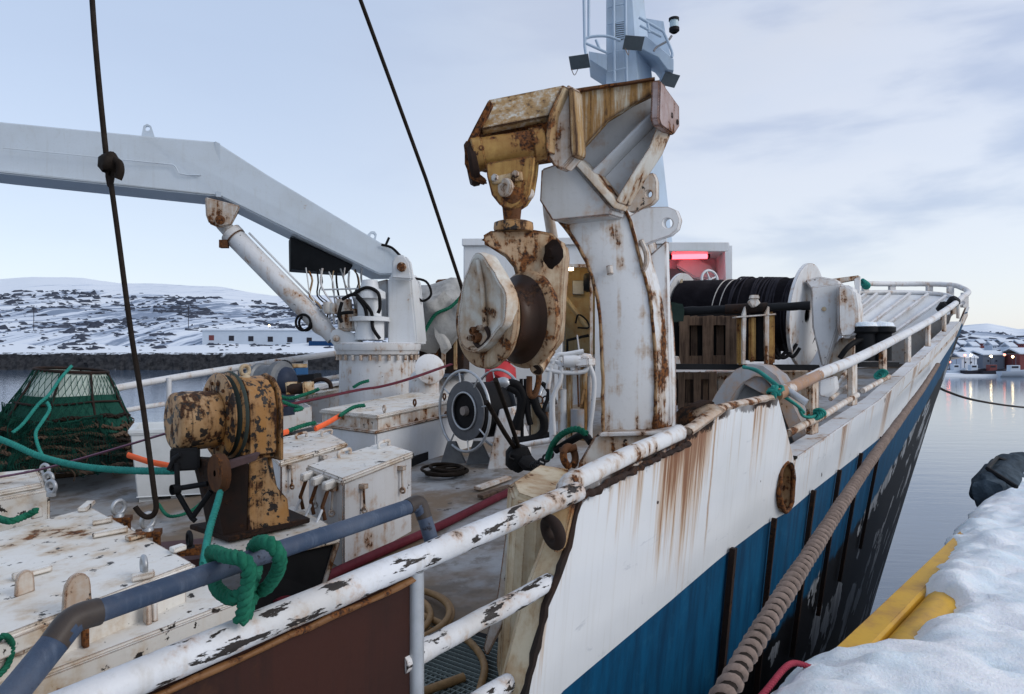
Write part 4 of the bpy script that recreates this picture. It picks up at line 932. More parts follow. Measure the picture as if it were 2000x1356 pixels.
# ------------------------------------------------------------------ hanging trawl block
hb = thing('hanging_block', 'huge rusty pulley block with a dark grooved sheave hanging under the gallows head', 'pulley block', W(1000, 600, 3.65))
m = MB(); m.lathe([(-.02, .0), (-.02, .098), (.0, .103), (.026, .10), (.032, .085), (.032, 0)], W(1003, 446, 3.68), (0, 0, 1), 32); part('collar', m, M['orange'], hb)
AX = V((.80, .60, 0)).normalized()                    # axle
Y_ = [(962, 446, 3.60), (938, 462, 3.60), (940, 474, 3.60), (958, 484, 3.60), (985, 502, 3.62), (1002, 522, 3.64), (1008, 545, 3.66), (1003, 572, 3.68), (1022, 560, 3.70), (1046, 562, 3.72), (1062, 590, 3.74), (1072, 640, 3.74), (1070, 676, 3.74), (1060, 692, 3.74), (1078, 684, 3.76), (1092, 664, 3.76), (1096, 622, 3.76), (1099, 578, 3.76), (1104, 500, 3.76), (1099, 474, 3.76), (1076, 456, 3.72), (1036, 446, 3.66)]
m = MB(); m.prism([W(*p) for p in Y_], AX * .07 + V((-.02, .10, 0))).bevel(.026, 4); bmesh.ops.triangulate(m.bm, faces=[f for f in m.bm.faces if len(f.verts) > 4]); m.rough(.008, 9); yk = part('yoke', m, M['block'], hb, 50)
c0 = W(950, 618, 3.50)
m = MB(); m.lathe([(.0, .03), (-.012, .12), (-.03, .225), (-.02, .245), (.005, .25), (.03, .235), (.055, .19), (.075, .165), (.12, .160), (.165, .165), (.19, .19), (.215, .235), (.235, .25), (.26, .248), (.275, .235), (.265, .12), (.265, .03)], c0 + AX * .0 + V((.0, 0, -.01)), AX, 56)
m.rough(.0035, 9); sv = part('sheave', m, M['block'], hb, 40)
m = MB(); m.lathe([(.042, .226), (.062, .196), (.08, .172), (.12, .166), (.16, .172), (.18, .196), (.20, .226)], c0 + V((.0, 0, -.01)), AX, 56); part('groove', m, paint('greasy_brown_groove', (.022, .013, .009), .3, .3, 0, .7, dirtc=(.035, .018, .010), stain=(.05, .022, .012), rustc=((.07, .032, .016), (.012, .008, .007))), sv, 60)
# front cheek: dished teardrop plate in the plane across the axle
e1 = AX.cross(UP).normalized(); e1 = e1 if e1.x < 0 else -e1     # sideways in the plate
def ck(px, py): 
    # plate point: vertical from the pixel height, sideways from the pixel offset
    q = W(px, py, 3.43); b = W(944, 605, 3.43); k = (q.x - b.x) / e1.x
    k = max(-.2, min(.2, k)); return b + e1 * k + V((0, 0, q.z - b.z))
ol = [(933, 494), (918, 514), (905, 552), (896, 600), (893, 640), (897, 668), (908, 682), (926, 690), (942, 684), (960, 668), (978, 648), (990, 634), (994, 606), (991, 578), (976, 548), (958, 516), (946, 499)]
rim = smooth([ck(*p) for p in ol], 3, True); cen = ck(938, 610)
m = MB(); m.grid([[cen + (p - cen) * f - AX * h for p in rim] for f, h in ((1.0, -.06), (1.02, -.02), (1.0, .012), (.93, .015), (.86, .0), (.6, -.015), (.3, -.02), (.02, -.02))], closed=True); m.rough(.005, 14)
fc = part('cheek_plate', m, M['cheek'], hb, 50)
m = MB(); m.tube([ck(935, 505) - AX * .006, ck(941, 560) + AX * .002, ck(946, 640) + AX * .004], .012, 8).rough(.005, 20); part('cheek_rib', m, M['cheek'], fc, 60)
for x, y, r in ((925, 646, .022), (932, 660, .026), (938, 640, .014), (918, 660, .014)):
    part('grease_nipple', MB().lathe([(0, r), (.03, r * .9), (.034, r * .5), (.02, r * .4), (.02, 0)], ck(x, y) + AX * .012, -AX, 12), M['rust'] if r > .02 else M['white_rusty'], fc)
m = MB(); m.tube(smooth([ck(926, 668), ck(940, 678) - AX * .004, ck(956, 660), ck(950, 640)], 4), .011, 8); part('worn_lip', m, M['black_rust'], fc, 60)
m = MB(); m.tube([W(1062, 700, 3.66), W(1048, 722, 3.58)], .036, 16); m.tube([W(1075, 684, 3.74), W(1058, 706, 3.68)], .03, 12); part('pin_sleeve', m, M['block'], hb, 50)
m = MB(); m.lathe([(0, 0), (.003, .028), (0, .03)], W(1048, 722, 3.58), V((-.5, -.7, -.5)), 16); part('sleeve_bore', m, M['black_rust'], hb)
m = MB(); m.tube(smooth([W(1052, 722, 3.64), W(1052, 745, 3.64), W(1046, 768, 3.64), W(1040, 774, 3.64), W(1034, 766, 3.64), W(1034, 735, 3.64)], 4), .016, 10); part('hanging_link', m, M['rust'], hb, 60)
m = MB(); c = W(1078, 498, 3.70); m.lathe([(0, .075), (.004, .06), (.012, .03), (.02, .022), (.02, 0)], c + V((0, -.03, 0)), -AX, 14).rough(.014, 22); part('burnt_socket', m, M['black_rust'], yk)
# ------------------------------------------------------------------ deck crane
cr = thing('deck_crane', 'pale grey knuckle deck crane with long boom reaching over the left foredeck', 'crane', W(738, 760, 11.2))
CDp = 11.2; cb = W(738, 690, CDp); R0 = 78 / F * CDp
m = MB(); m.lathe([(-.95, R0 * .96), (-.02, R0 * .94), (.0, R0 * 1.0), (.06, R0 * 1.03)], W(738, 692, CDp), (0, 0, 1), 40); part('pedestal', m, M['white'], cr, 40)
m = MB(); m.lathe([(.06, R0 * 1.05), (.10, R0 * 1.07), (.16, R0 * 1.07), (.18, R0 * 1.0), (.18, 0)], W(738, 692, CDp), (0, 0, 1), 40); part('slew_flange', m, M['white'], cr, 40)
for k in range(28):
    a = 2 * math.pi * k / 28; q = W(738, 697, CDp) + V((math.cos(a), math.sin(a), 0)) * R0 * 1.0
    if q.y < CDp + .2: part('flange_bolt', MB().lathe([(-.05, 0), (-.05, .026), (.03, .026)], q, (0, 0, 1), 6), M['white_rusty'], cr)
Z0 = W(0, 672, CDp).z
m = MB(); m.slab([(757, 672), (757, 545), (770, 528), (792, 528), (803, 545), (815, 668), (812, 674)], CDp - .25, .62, DV).bevel(.03, 2); part('column', m, M['white_clean'], cr)
m = MB(); m.slab([(764, 545), (764, 512), (772, 498), (790, 498), (800, 512), (806, 548)], CDp - .45, .14, DV).bevel(.03, 2); part('column_cheek', m, M['white_clean'], cr)
part('boom_pin', MB().lathe([(-.02, .07), (.05, .07), (.06, .04), (.06, 0)], W(785, 522, CDp - .45), (0, -1, 0), 18), M['white_rusty'], cr)
m = MB(); m.slab([(695, 560), (757, 545), (757, 660), (695, 648)], CDp + .15, .3, DV).bevel(.02, 1); part('back_plate', m, M['white'], cr)
m = MB(); m.slab([(645, 648), (660, 640), (690, 652), (712, 675), (680, 684), (655, 680), (643, 665)], CDp - .35, .12, DV).bevel(.02, 2); part('cylinder_lug', m, M['white_clean'], cr)
part('lug_pin', MB().lathe([(0, .05), (.03, .05), (.04, .03), (.04, 0)], W(657, 661, CDp - .36), (0, -1, 0), 16), M['white_rusty'], cr)
bd = V((-.35, .93, 0)).normalized()
B1 = [(-330, 205, 10.0), (0, 238, 10.3), (280, 265, 10.7), (422, 277, 10.9), (520, 340, 11.0), (700, 448, 11.05), (774, 492, 11.05), (795, 512, 11.05), (797, 530, 11.05), (784, 536, 11.05), (742, 537, 11.05), (600, 468, 11.0), (428, 383, 10.9), (395, 381, 10.88), (0, 339, 10.3), (-330, 300, 10.0)]
m = MB(); m.prism([W(*p) for p in B1], bd * .78).bevel(.02, 2); bo = part('boom', m, M['boom'], cr)
m = MB(); m.slab([(420, 276), (430, 281), (432, 385), (422, 384)], 10.885, .80, bd); part('boom_joint', m, M['boom'], bo)
m = MB(); m.tube([W(5, 289, 10.28), W(200, 308, 10.53), W(337, 322, 10.74), W(343, 326, 10.75), W(350, 339, 10.76), (W(365, 342, 10.78)), W(400, 343, 10.84)], .008, 6); part('boom_seam', m, M['boom'], bo, 60)
for lug in ([(276, 266), (280, 246), (287, 242), (295, 246), (303, 270)], [(716, 460), (724, 452), (732, 452), (736, 458), (733, 474)]):
    d = 10.75 if lug[0][0] < 500 else 11.1; m = MB(); cx = sum(p[0] for p in lug) / 5; cyy = min(p[1] for p in lug) + 9; m.holed(lug, d + .2, .05, cx, cyy, .036, bd); lg = part('lifting_lug', m, M['boom'], bo)
m = MB(); m.slab([(400, 384), (470, 402), (452, 440), (428, 445), (408, 436), (402, 420)], 10.86, .07, bd).bevel(.02, 2); part('boom_bracket', m, M['white_rusty'], cr); m = MB(); m.slab([(405, 384), (474, 400), (452, 440), (428, 445), (408, 436)], 11.35, .07, bd).bevel(.02, 2); part('boom_bracket', m, M['white_rusty'], cr)
part('bracket_pin', MB().lathe([(0, .07), (.03, .07), (.04, .04), (.04, 0)], W(430, 430, 10.84), -bd, 16), M['rust'], cr)
c0, c1 = W(433, 437, 11.12), W(652, 660, 11.05); dr = (c1 - c0).normalized(); Lc = (c1 - c0).length
m = MB(); m.lathe([(.0, .10), (.2, .11), (.2, .17), (.3, .17), (.32, .14), (.34, .155), (Lc - .25, .155), (Lc - .15, .12), (Lc, .12)], c0, dr, 28); part('hydraulic_cylinder', m, M['white'], cr, 40)
m = MB(); m.lathe([(.0, .165), (.045, .165)], c0 + dr * .28, dr, 24); m.cbox(c0 + dr * .3 + V((-.13, -.1, -.12)), (.12, 0, 0), (0, .1, 0), (0, 0, .12)); part('clamp_band', m, M['rust'], cr)
part('feed_pipe', MB().tube([c0 + dr * .4 + V((.14, .02, .14)), c0 + dr * (Lc - .3) + V((.14, .02, .14))], .016, 8), M['white_clean'], cr, 60)
m = MB(); m.slab([(567, 462), (690, 518), (680, 534), (568, 526)], 11.25, .45, bd).bevel(.01, 1); part('valve_guard', m, M['dark'], cr)
random.seed(3)
for k in range(14):
    x0 = 600 + k * 8; y0 = 523 + (k * 7) % 9; dd = 11.0 + .05 * (k % 4)
    x0 += random.uniform(-5, 5); pts = [W(x0, y0, dd), W(x0 + random.uniform(-4, 9), y0 + random.uniform(14, 30), dd), W(x0 + 4 + random.uniform(-6, 10), y0 + 50, dd), W(x0 + 12 + random.uniform(-6, 12), y0 + 70, dd), W(x0 + 14 + random.uniform(-4, 10), min(640, y0 + 110), dd)]
    part('hydraulic_pipe', MB().tube(smooth(pts, 3), (.010, .016, .013)[k % 3], 6), M[('galv', 'cream', 'rubber', 'steel', 'white')[k % 5]], cr, 60)
for y, x0, x1 in ((566, 628, 700), (606, 622, 660), (620, 645, 690), (580, 640, 696)):
    part('hydraulic_pipe', MB().tube([W(x0, y, 11.0), W(x1, y - 2, 11.0)], .014, 6), M['galv'], cr, 60)
for x, y, r, h in ((680, 604, .16, .3), (672, 585, .12, .2), (640, 590, .07, .14), (652, 593, .07, .12)):
    part('valve_block', MB().lathe([(0, 0), (0, r), (h, r), (h + .04, r * .7), (h + .04, 0)], W(x, y, 10.95), (0, 0, -1), 12), M['white_rusty'], cr)
m = MB(); m.lathe([(0, .22), (.28, .22), (.28, .30), (.34, .30), (.36, .18), (.6, .18), (.62, .24), (.72, .24), (.78, .14), (.9, .12), (.92, 0)], W(722, 664, 10.85), (0, 0, 1), 20); part('slew_motor', m, M['white_clean'], cr, 40)
part('motor_port', MB().tube([W(722, 632, 10.85), W(692, 634, 10.8)], .12, 14), M['white_clean'], cr, 60)
for pl in ([(690, 575), (715, 562), (738, 572), (742, 600), (738, 612)], [(668, 585), (690, 575), (705, 585), (725, 610), (728, 640), (742, 662)], [(697, 580), (712, 600), (716, 618)], [(660, 620), (668, 612), (690, 610)], [(668, 630), (662, 615), (668, 590)]):
    part('hydraulic_hose', MB().tube(smooth([W(x, y, 10.62) for x, y in pl], 5), .026, 8), M['rubber'], cr, 60)
part('hydraulic_hose', MB().tube(smooth([W(745, 478, 11.0), W(765, 484, 11.0), W(782, 500, 11.0)], 5), .02, 8), M['rubber'], cr, 60)
part('hydraulic_hose', MB().tube(smooth([W(802, 543, 11.3), W(832, 550, 11.4), (W(842, 575, 11.4)), W(825, 588, 11.4), W(806, 570, 11.3)], 5), .02, 8), M['rubber'], cr, 60)
m = MB(); cc = W(592, 630, 10.9); m.torus(cc, (0.2, 1, 0), .12, .02, 24, 8); m.torus(cc + V((.02, .06, -.01)), (0.25, 1, .1), .11, .02, 24, 8); part('hose_coil', m, M['rubber'], cr, 60)
part('aerial', MB().tube([W(753, 480, 11.1), W(760, 464, 11.1)], .02, 6), M['dark'], cr)

# ------------------------------------------------------------------ port railing
pr = thing('port_railing', 'white pipe railing along the far port side behind the crab pot', 'railing', W(450, 760, 11))
for pl in ([(60, 795, 8.6), (240, 756, 9.9), (450, 720, 11.2), (670, 688, 12.7)], [(60, 850, 8.6), (240, 803, 9.9), (450, 770, 11.2), (670, 734, 12.7)], [(60, 900, 8.6), (240, 850, 9.9), (450, 812, 11.2), (670, 770, 12.7)]):
    part('rail', MB().tube(smooth([W(*p) for p in pl], 6), .05 if pl[0][1] == 795 else .035, 10), M['white'], pr, 60)
for x, y, d in ((213, 762, 9.7), (330, 738, 10.4), (460, 718, 11.3), (597, 698, 12.2)):
    q = W(x, y, d); part('stanchion', MB().tube([q, q - V((0, 0, .95))], .035, 10), M['white'], pr, 60)
m = MB(); pp = [W(x, y, d) for x, y, d in ((60, 905, 8.8), (240, 858, 10.0), (450, 800, 11.4), (670, 745, 12.9))]
m.grid([[p, p - V((0, 0, .5))] for p in pp]); m.grid([[p, p + V((.2, -.15, 0))] for p in pp]); part('side_coaming', m, M['white_rusty'], pr)

# ------------------------------------------------------------------ net drum winch
nd = thing('net_drum', 'big net drum wound with black rope between white flanges on the foredeck', 'winch', W(1470, 780, 10.6))
ND_ = 9.9; ca = W(1572, 616, ND_); cbk = W(1334, 604, ND_ * 1.12); ax = (cbk - ca).normalized(); LL = (cbk - ca).length
m = MB(); prof = []; 
for k in range(int(LL / .016)):
    t = k * .016; r = interp([(0, .505), (LL * .35, .49), (LL * .6, .46), (LL, .43)], t) + .010 * mnoise.noise(V((t * 5, 0, 0))); prof += [(t, r), (t + .008, r + .011)]
m.lathe(prof, ca, ax, 56); m.rough(.006, 7); part('wound_rope', m, plain('black_rope', (.016, .014, .018), .85, 0, .5, 40, .5), nd, 60)
m = MB()
for k in range(26):
    t = random.uniform(.03, LL * .5); a0 = random.uniform(20, 60); q = ca + ax * t; m.torus(q, (ax + V((random.uniform(-.12, .12), random.uniform(-.12, .12), random.uniform(-.1, .1)))).normalized(), .512, .012, 36, 6)
part('loose_turns', m, plain('black_rope_loose', (.022, .020, .026), .8, 0, .5, 40, .5), nd, 60)
m = MB(); e2 = ax.cross(UP).normalized(); f2 = -e2 if e2.y > 0 else e2
for t in (LL * .56, LL * .62): m.torus(ca + ax * t, ax + V((.04, 0, .05)), .475, .008, 36, 6)
part('pale_cord', m, plain('pale_cord', (.5, .46, .42), .8), nd, 60)
def flange(c, R, th, name='flange'):
    mm = MB(); mm.lathe([(-th, .1), (-th, R * .9), (-th * 1.6, R * .94), (-th * 1.6, R), (th * .6, R), (th * .6, R * .96), (0, R * .9), (0, .1)], c, -ax, 56); return part(name, mm, M['white'], nd, 40)
flange(ca - ax * .03, 101 / F * ND_, .02); f2_ = flange(cbk + ax * .02, 70 / F * ND_ * 1.12, .02)
for a in (80, 88, 96):
    e_1 = UP; e_2 = ax.cross(UP).normalized(); q = cbk - ax * .0
    part('flange_web', MB().tube([q - ax * .0 + (e_1 * math.sin(math.radians(a)) + e_2 * math.cos(math.radians(a))) * .1, q + (e_1 * math.sin(math.radians(a)) + e_2 * math.cos(math.radians(a))) * .5], .02, 6), M['cream'], nd, 60)
# gear side
m = MB(); m.slab([(1583, 560), (1640, 552), (1636, 640), (1612, 716), (1604, 716), (1586, 640)], ND_ - .35, .28, V((.55, .8, 0))).bevel(.02, 2); part('gear_case', m, M['white'], nd)
m = MB(); m.slab([(1570, 548), (1600, 540), (1634, 546), (1640, 562), (1584, 566)], ND_ - .3, .4, V((.55, .8, 0))).bevel(.02, 2); part('gear_case', m, M['white'], nd)
m = MB(); m.slab([(1633, 555), (1650, 553), (1669, 566), (1675, 600), (1676, 648), (1664, 660), (1640, 662), (1634, 640)], ND_ - .55, .5, V((.55, .8, 0))).bevel(.04, 2); part('motor_cover', m, M['white'], nd)
part('plug', MB().lathe([(0, .03), (.02, .03), (.02, 0)], W(1609, 604, ND_ - .355), (-.2, -1, 0), 10), M['cream'], nd)
m = MB(); m.slab([(1640, 660), (1668, 655), (1662, 720), (1624, 760), (1604, 720), (1612, 700)], ND_ - .2, .4, V((.55, .8, 0))).bevel(.02, 1); part('leg', m, M['white_rusty'], nd)
m = MB(); m.slab([(1600, 548), (1676, 538), (1678, 545), (1600, 560)], ND_ + .5, .12, V((.55, .8, 0))); part('top_bar', m, M['white_rusty'], nd)
m = MB(); m.slab([(1668, 545), (1679, 540), (1678, 600), (1672, 598)], ND_ + .3, .1, V((.55, .8, 0))); part('side_arm', m, M['white'], nd)
m = MB(); m.slab([(1290, 711), (1600, 713), (1604, 724), (1290, 722)], ND_ - .8, .2, DV); part('base_beam', m, M['dark'], nd)
for k, pl in enumerate(([(1516, 680), (1522, 696), (1534, 698), (1548, 684), (1556, 672)], [(1530, 672), (1538, 690), (1550, 696), (1562, 680)], [(1510, 690), (1520, 700), (1532, 690), (1540, 676)])):
    part('hanging_loop', MB().tube(smooth([W(x, y, ND_ - .35) for x, y in pl], 5), .024, 8), M['rubber'], nd, 60)
m = MB(); m.slab([(1316, 640), (1322, 580), (1330, 545), (1334, 546), (1330, 600), (1332, 690), (1326, 695)], ND_ * 1.1, .05, DV); part('guard_strip', m, M['cream'], nd)
m = MB(); m.slab([(1455, 690), (1505, 690), (1505, 650), (1455, 650)], ND_ - .7, .1, DV); 
# level wind bar with roller posts
lw = thing('guide_bar', 'dark greasy guide bar on rusty cream posts in front of the net drum', 'guide bar', W(1480, 715, 9.2))
a, b = W(1300, 610, 9.5), W(1582, 597, 8.9); m = MB(); m.tube([a.lerp(b, k / 30) for k in range(31)], .055, 14).rough(.01, 9); part('bar', m, M['dark'], lw, 60)
m = MB(); a_, b_ = a.lerp(b, .43), a.lerp(b, .72); m.tube([a_, b_], .066, 14); part('sleeve', m, M['black_rust'], lw, 60)
m = MB(); m.slab([(1462, 590), (1472, 578), (1478, 580), (1486, 592), (1476, 600), (1470, 600)], 8.95, .1, DV).bevel(.01, 1); m.slab([(1466, 583), (1484, 583), (1482, 576), (1468, 576)], 8.93, .12, DV); part('worn_saddle', m, M['white_rusty'], lw)
for x0, x1, yt, yb, mm in ((1441, 1456, 618, 712, 'yellow'), (1464, 1477, 619, 706, 'yellow'), (1495, 1514, 610, 712, 'yellow')):
    part('roller_post', MB().slab([(x0, yt), (x1, yt - 2), (x1, yb), (x0, yb + 2)], 9.05, .1, DV).bevel(.02, 2), M[mm], lw)
m = MB(); m.slab([(1450, 614), (1456, 598), (1458, 614), (1456, 712), (1450, 712)], 8.98, .08, DV); part('post_plate', m, M['white_rusty'], lw)
m = MB(); m.slab([(1494, 614), (1500, 598), (1503, 600), (1502, 712), (1495, 712)], 8.98, .08, DV); part('post_plate', m, M['white_rusty'], lw)
m = MB(); m.slab([(1436, 618), (1516, 612), (1516, 615), (1436, 621)], 8.97, .2, DV); part('post_cap', m, M['white_rusty'], lw)
part('black_roll', MB().lathe([(0, .06), (0, .14), (.6, .14), (.62, .1), (.62, 0)], W(1486, 612, 9.2), (0, 0, -1), 18), M['rubber'], lw, 50)
m = MB(); q = W(1313, 610, 9.42); m.cbox(q, (.25, 0, 0), (0, .2, 0), (0, 0, .22)).rough(.04, 6, 3); part('wrapped_cloth', m, plain('dark_green_cloth', (.02, .035, .03), .9), lw, 70)
# ------------------------------------------------------------------ pallets
def pallet(x0, x1, y0, y1, d, label):
    t = thing('wooden_pallet', label, 'pallet', W((x0 + x1) / 2, y1, d), 'wooden pallets stood on edge before the net drum')
    wd = x1 - x0; nrm = V((.1, 1, 0)).normalized()
    for k, (fx, fw) in enumerate(((.0, .17), (.40, .19), (.80, .20))):
        m = MB(); m.slab([(x0 + wd * fx, y0 + 2), (x0 + wd * (fx + fw), y0), (x0 + wd * (fx + fw), y1), (x0 + wd * fx, y1 + 1)], d, .025, nrm).bevel(.004, 1); part('plank', m, M['wood'], t)
    for fy in (.0, .80):
        m = MB(); m.slab([(x0, y0 + (y1 - y0) * fy + 3), (x1, y0 + (y1 - y0) * fy + 1), (x1, y0 + (y1 - y0) * (fy + .20)), (x0, y0 + (y1 - y0) * (fy + .20) + 1)], d + .03, .09, nrm).bevel(.004, 1); part('stringer', m, M['wood'], t)
    for fx, fw in ((.02, .16), (.20, .11), (.42, .16), (.64, .13), (.82, .16)):
        m = MB(); m.slab([(x0 + wd * fx, y0 + 2), (x0 + wd * (fx + fw), y0), (x0 + wd * (fx + fw), y1), (x0 + wd * fx, y1)], d + .13, .025, nrm).bevel(.004, 1); part('plank', m, M['wood'], t)
pallet(1327, 1440, 616, 712, 9.75, 'upper grey brown wooden pallet in front of the net drum, under the dark guide bar')
pallet(1325, 1400, 726, 800, 9.6, 'lower wooden pallet standing below the upper one by the gallows post')
m = MB(); m.slab([(1308, 696), (1326, 696), (1330, 714), (1308, 714)], 9.3, .3, DV).bevel(.01, 1); single('white_block', m, M['white_rusty'], W(1318, 714, 9.3), 'small white steel block between the gallows post and the upper pallet', 'block')
t = thing('dark_backing', 'black backing sheet added behind the upper pallet to darken its gaps', 'netting', W(1420, 712, 9.98)); m = MB(); m.slab([(1306, 600), (1530, 596), (1526, 700), (1306, 712)], 9.92, .12, DV).rough(.05, 5, 4); part('netting', m, M['rubber'], t, 60)  # added black backing, not real netting, keeps the pallet gaps dark
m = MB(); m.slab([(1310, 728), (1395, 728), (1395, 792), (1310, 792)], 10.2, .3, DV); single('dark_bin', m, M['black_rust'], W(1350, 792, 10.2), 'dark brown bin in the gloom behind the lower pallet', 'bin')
m = MB(); m.slab([(1400, 728), (1600, 722), (1600, 830), (1400, 830)], 10.4, 1.2, DV).bevel(.02, 1); single('winch_plinth', m, M['white_rusty'], W(1500, 830, 10.4), 'stained white steel base box under the net drum', 'plinth')

# ------------------------------------------------------------------ arched grey hood inside the bulwark
ho = thing('arched_hood', 'grey arched steel hood with dark inside just behind the bulwark top', 'hood', W(1470, 800, 6.3))
oc = [(1382, 800), (1398, 770), (1416, 742), (1436, 722), (1462, 711), (1490, 715), (1516, 734), (1530, 756), (1546, 786), (1572, 840), (1600, 905)]
ic = [(1412, 806), (1426, 782), (1440, 760), (1454, 745), (1474, 735), (1490, 737), (1504, 750), (1514, 768), (1524, 796), (1545, 850), (1572, 912)]
m = MB(); m.grid([[W(*o, 6.1), W(*i, 6.1), W(*i, 6.1) + AWAY * .3, W(*o, 6.1) + AWAY * .3] for o, i in zip(oc, ic)], closed=True); part('arch_band', m, M['grey'], ho, 50)
m = MB(); m.slab(ic + [(1560, 960), (1412, 860)], 6.22, .03); part('inner_plate', m, M['steel'], ho)
m = MB(); m.slab([(1450, 748), (1475, 735), (1492, 737), (1512, 765), (1500, 775)], 6.14, .04); part('inner_web', m, M['grey'], ho)
# teal lashing on the hood and rail; loose pipe
t = thing('lashing_rope', 'teal lashing tied over the grey hood to the end of the bow rail', 'rope', W(1512, 760, 5.0))
for pl in ([(1452, 716, 5.9), (1480, 726, 5.5), (1505, 745, 5.1), (1522, 760, 4.85)], [(1452, 718, 5.9), (1476, 722, 5.5), (1500, 738, 5.1), (1530, 762, 4.85)], [(1520, 768, 4.85), (1545, 784, 5.0), (1560, 795, 5.2), (1570, 806, 5.5)]):
    part('strand', MB().rope(smooth([W(*p) for p in pl], 8), .012, .06), M['teal'], t, 60)
m = MB(); c = W(1513, 764, 4.78)
for k in range(5): m.torus(c + V((.01 * k - .02, 0, .008 * k - .02)), V((math.cos(k * 1.3), .4, math.sin(k * 1.3))), .035, .011, 18, 6)
part('knot', m, M['teal'], t, 60)
t = thing('lashing_rope', 'teal lashing knotted round the lower rail at the first bow stanchion', 'rope', W(1593, 812, 5.6))
m = MB()
for k in range(4): m.torus(W(1590 + k * 4, 812 - k * 2, 5.55), V((.62, .79, .5 * (k - 1.5))), .036, .011, 18, 6)
part('knot', m, M['teal'], t, 60); part('strand', MB().rope(smooth([W(1560, 795, 5.3), W(1568, 812, 5.4), W(1585, 815, 5.5), W(1604, 806, 5.6)], 6), .012, .06), M['teal'], t, 60)
t = thing('lashing_rope', 'teal lashing round the lower rail near the middle of the bow rail', 'rope', W(1722, 735, 8.2))
m = MB()
for k in range(4): m.torus(W(1716 + k * 3, 734 - k * 2, 8.0), V((.62, .79, .5 * (k - 1.5))), .042, .012, 18, 6)
part('knot', m, M['teal'], t, 60)
t = thing('lashing_rope', 'teal lashing on the aft post of the far bow rail beside the net drum', 'rope', W(1690, 556, 16.6))
m = MB()
for k in range(4): m.torus(W(1686 + k * 2, 552 + k * 2, 16.6), V((1, .3 * k, .2)), .07, .03, 14, 6)
part('knot', m, M['teal'], t, 60)
single('loose_pipe', MB().tube([W(1528, 756, 4.95), W(1575, 787, 4.85)], .026, 12), M['galv'], W(1550, 772, 4.9), 'short grey pipe end sticking out from under the bow rail end', 'pipe', ang=50)
# small fittings by the bow
bl = thing('bollard', 'dark double bollard with snow on top just behind the bow rail', 'bollard', W(1710, 720, 9.4))
for x in (1690, 1722):
    m = MB(); m.lathe([(0, .12), (.35, .12), (.38, .17), (.44, .17), (.45, 0)], W(x, 705, 9.4), (0, 0, 1), 20); part('post', m, M['dark'], bl)
    m = MB(); m.lathe([(0, .16), (.05, .13), (.07, 0)], W(x, 705, 9.4) + V((0, 0, .45)), (0, 0, 1), 20); part('snow_cap', m, M['snow'], bl, 60)
part('base', MB().cbox(W(1706, 712, 9.4), (.6, .15, 0), (0, .3, 0), (0, 0, .06)), M['dark'], bl)
single('black_hose', MB().tube(smooth([W(1640, 700, 9.2), W(1655, 680, 9.2), W(1675, 666, 9.3), W(1700, 660, 9.4)], 5), .035, 8), M['rubber'], W(1670, 680, 9.3), 'black hose rising from the winch leg towards the bow bollard', 'hose', ang=60)
for q, (x, y, lb) in enumerate(((1843, 601, 'small dark deck light on the inner side of the bow rail'), (1862, 590, 'dark fairlead roller right at the bow rail turn'))):
    t = thing('bow_fitting', lb, 'fitting', W(x, y, 14.6)); c = W(x, y, 14.6)
    part('body', MB().lathe([(-.1, 0), (-.1, .1), (.05, .12), (.1, .08), (.1, 0)], c, (.3, -.5, .6), 14), M['dark'], t); part('bracket', MB().cbox(c - V((0, 0, .15)), (.08, 0, 0), (0, .08, 0), (0, 0, .2)), M['white_rusty'], t)
vp = thing('ventilator', 'small white angled ventilator bracket by the lower bow rail', 'ventilator', W(1612, 770, 6.8))
m = MB(); m.slab([(1600, 744), (1628, 735), (1632, 760), (1618, 778), (1600, 774)], 6.8, .15).bevel(.01, 1); part('body', m, M['white'], vp)
m = MB(); m.tube([W(1626, 762, 6.9), W(1640, 748, 7.0), W(1652, 725, 7.2)], .02, 8); m.tube([W(1622, 780, 6.8), W(1660, 750, 7.2)], .02, 8); part('strut', m, M['white_rusty'], vp, 60)
# ------------------------------------------------------------------ hatches and lockers on the deck
def eye_bolt(root, p, r=.035, mt='galv', fwd=V((.8, .6, 0)), name='eye_bolt'):
    m = MB(); m.torus(p + V((0, 0, r + .012)), fwd, r, r * .33, 18, 8); m.lathe([(-.02, r * .75), (.012, r * .75), (.02, r * .4)], p, (0, 0, 1), 10)
    return part(name, m, M[mt], root, 60)
def lug(root, p, w_, h_, dirv, mt='white_rusty', name='lug'):
    d = V(dirv).normalized(); t_ = V((d.y, -d.x, 0)) * .022; m = MB()
    pts = [p - d * w_ / 2, p - d * w_ * .45 + UP * h_ * .6] + [p + d * w_ * .45 * math.sin(q) + UP * (h_ * .6 + h_ * .4 * math.cos(q)) for q in (-1.1, -.55, 0, .55, 1.1)] + [p + d * w_ * .45 + UP * h_ * .6, p + d * w_ / 2]
    m.prism([x - t_ / 2 for x in pts], t_).bevel(.004, 1); return part(name, m, M[mt], root)
def poly_box(pts, h, off=0.0):                           # closed box under a list of top corner points
    m = MB(); m.prism([p - UP * off for p in pts], V((0, 0, -h))); return m
def shrink(pts, f, dzv=0.0):
    c = sum(pts, V()) / len(pts); return [c + (p - c) * f + V((0, 0, dzv)) for p in pts]
def clip(root, p, out, h=.16, mt='white_rusty'):          # swing bolt dog hanging on a side
    o = V(out).normalized(); m = MB()
    m.tube([p + o * .02 + UP * .02, p + o * .03 - UP * h], .009, 8); m.cbox(p + o * .02 + UP * .01, o * .05, V((-o.y, o.x, 0)) * .05, UP * .035); m.torus(p + o * .03 - UP * h, V((-o.y, o.x, 0)), .022, .008, 12, 6)
    return part('swing_bolt', m, M[mt], root, 60)
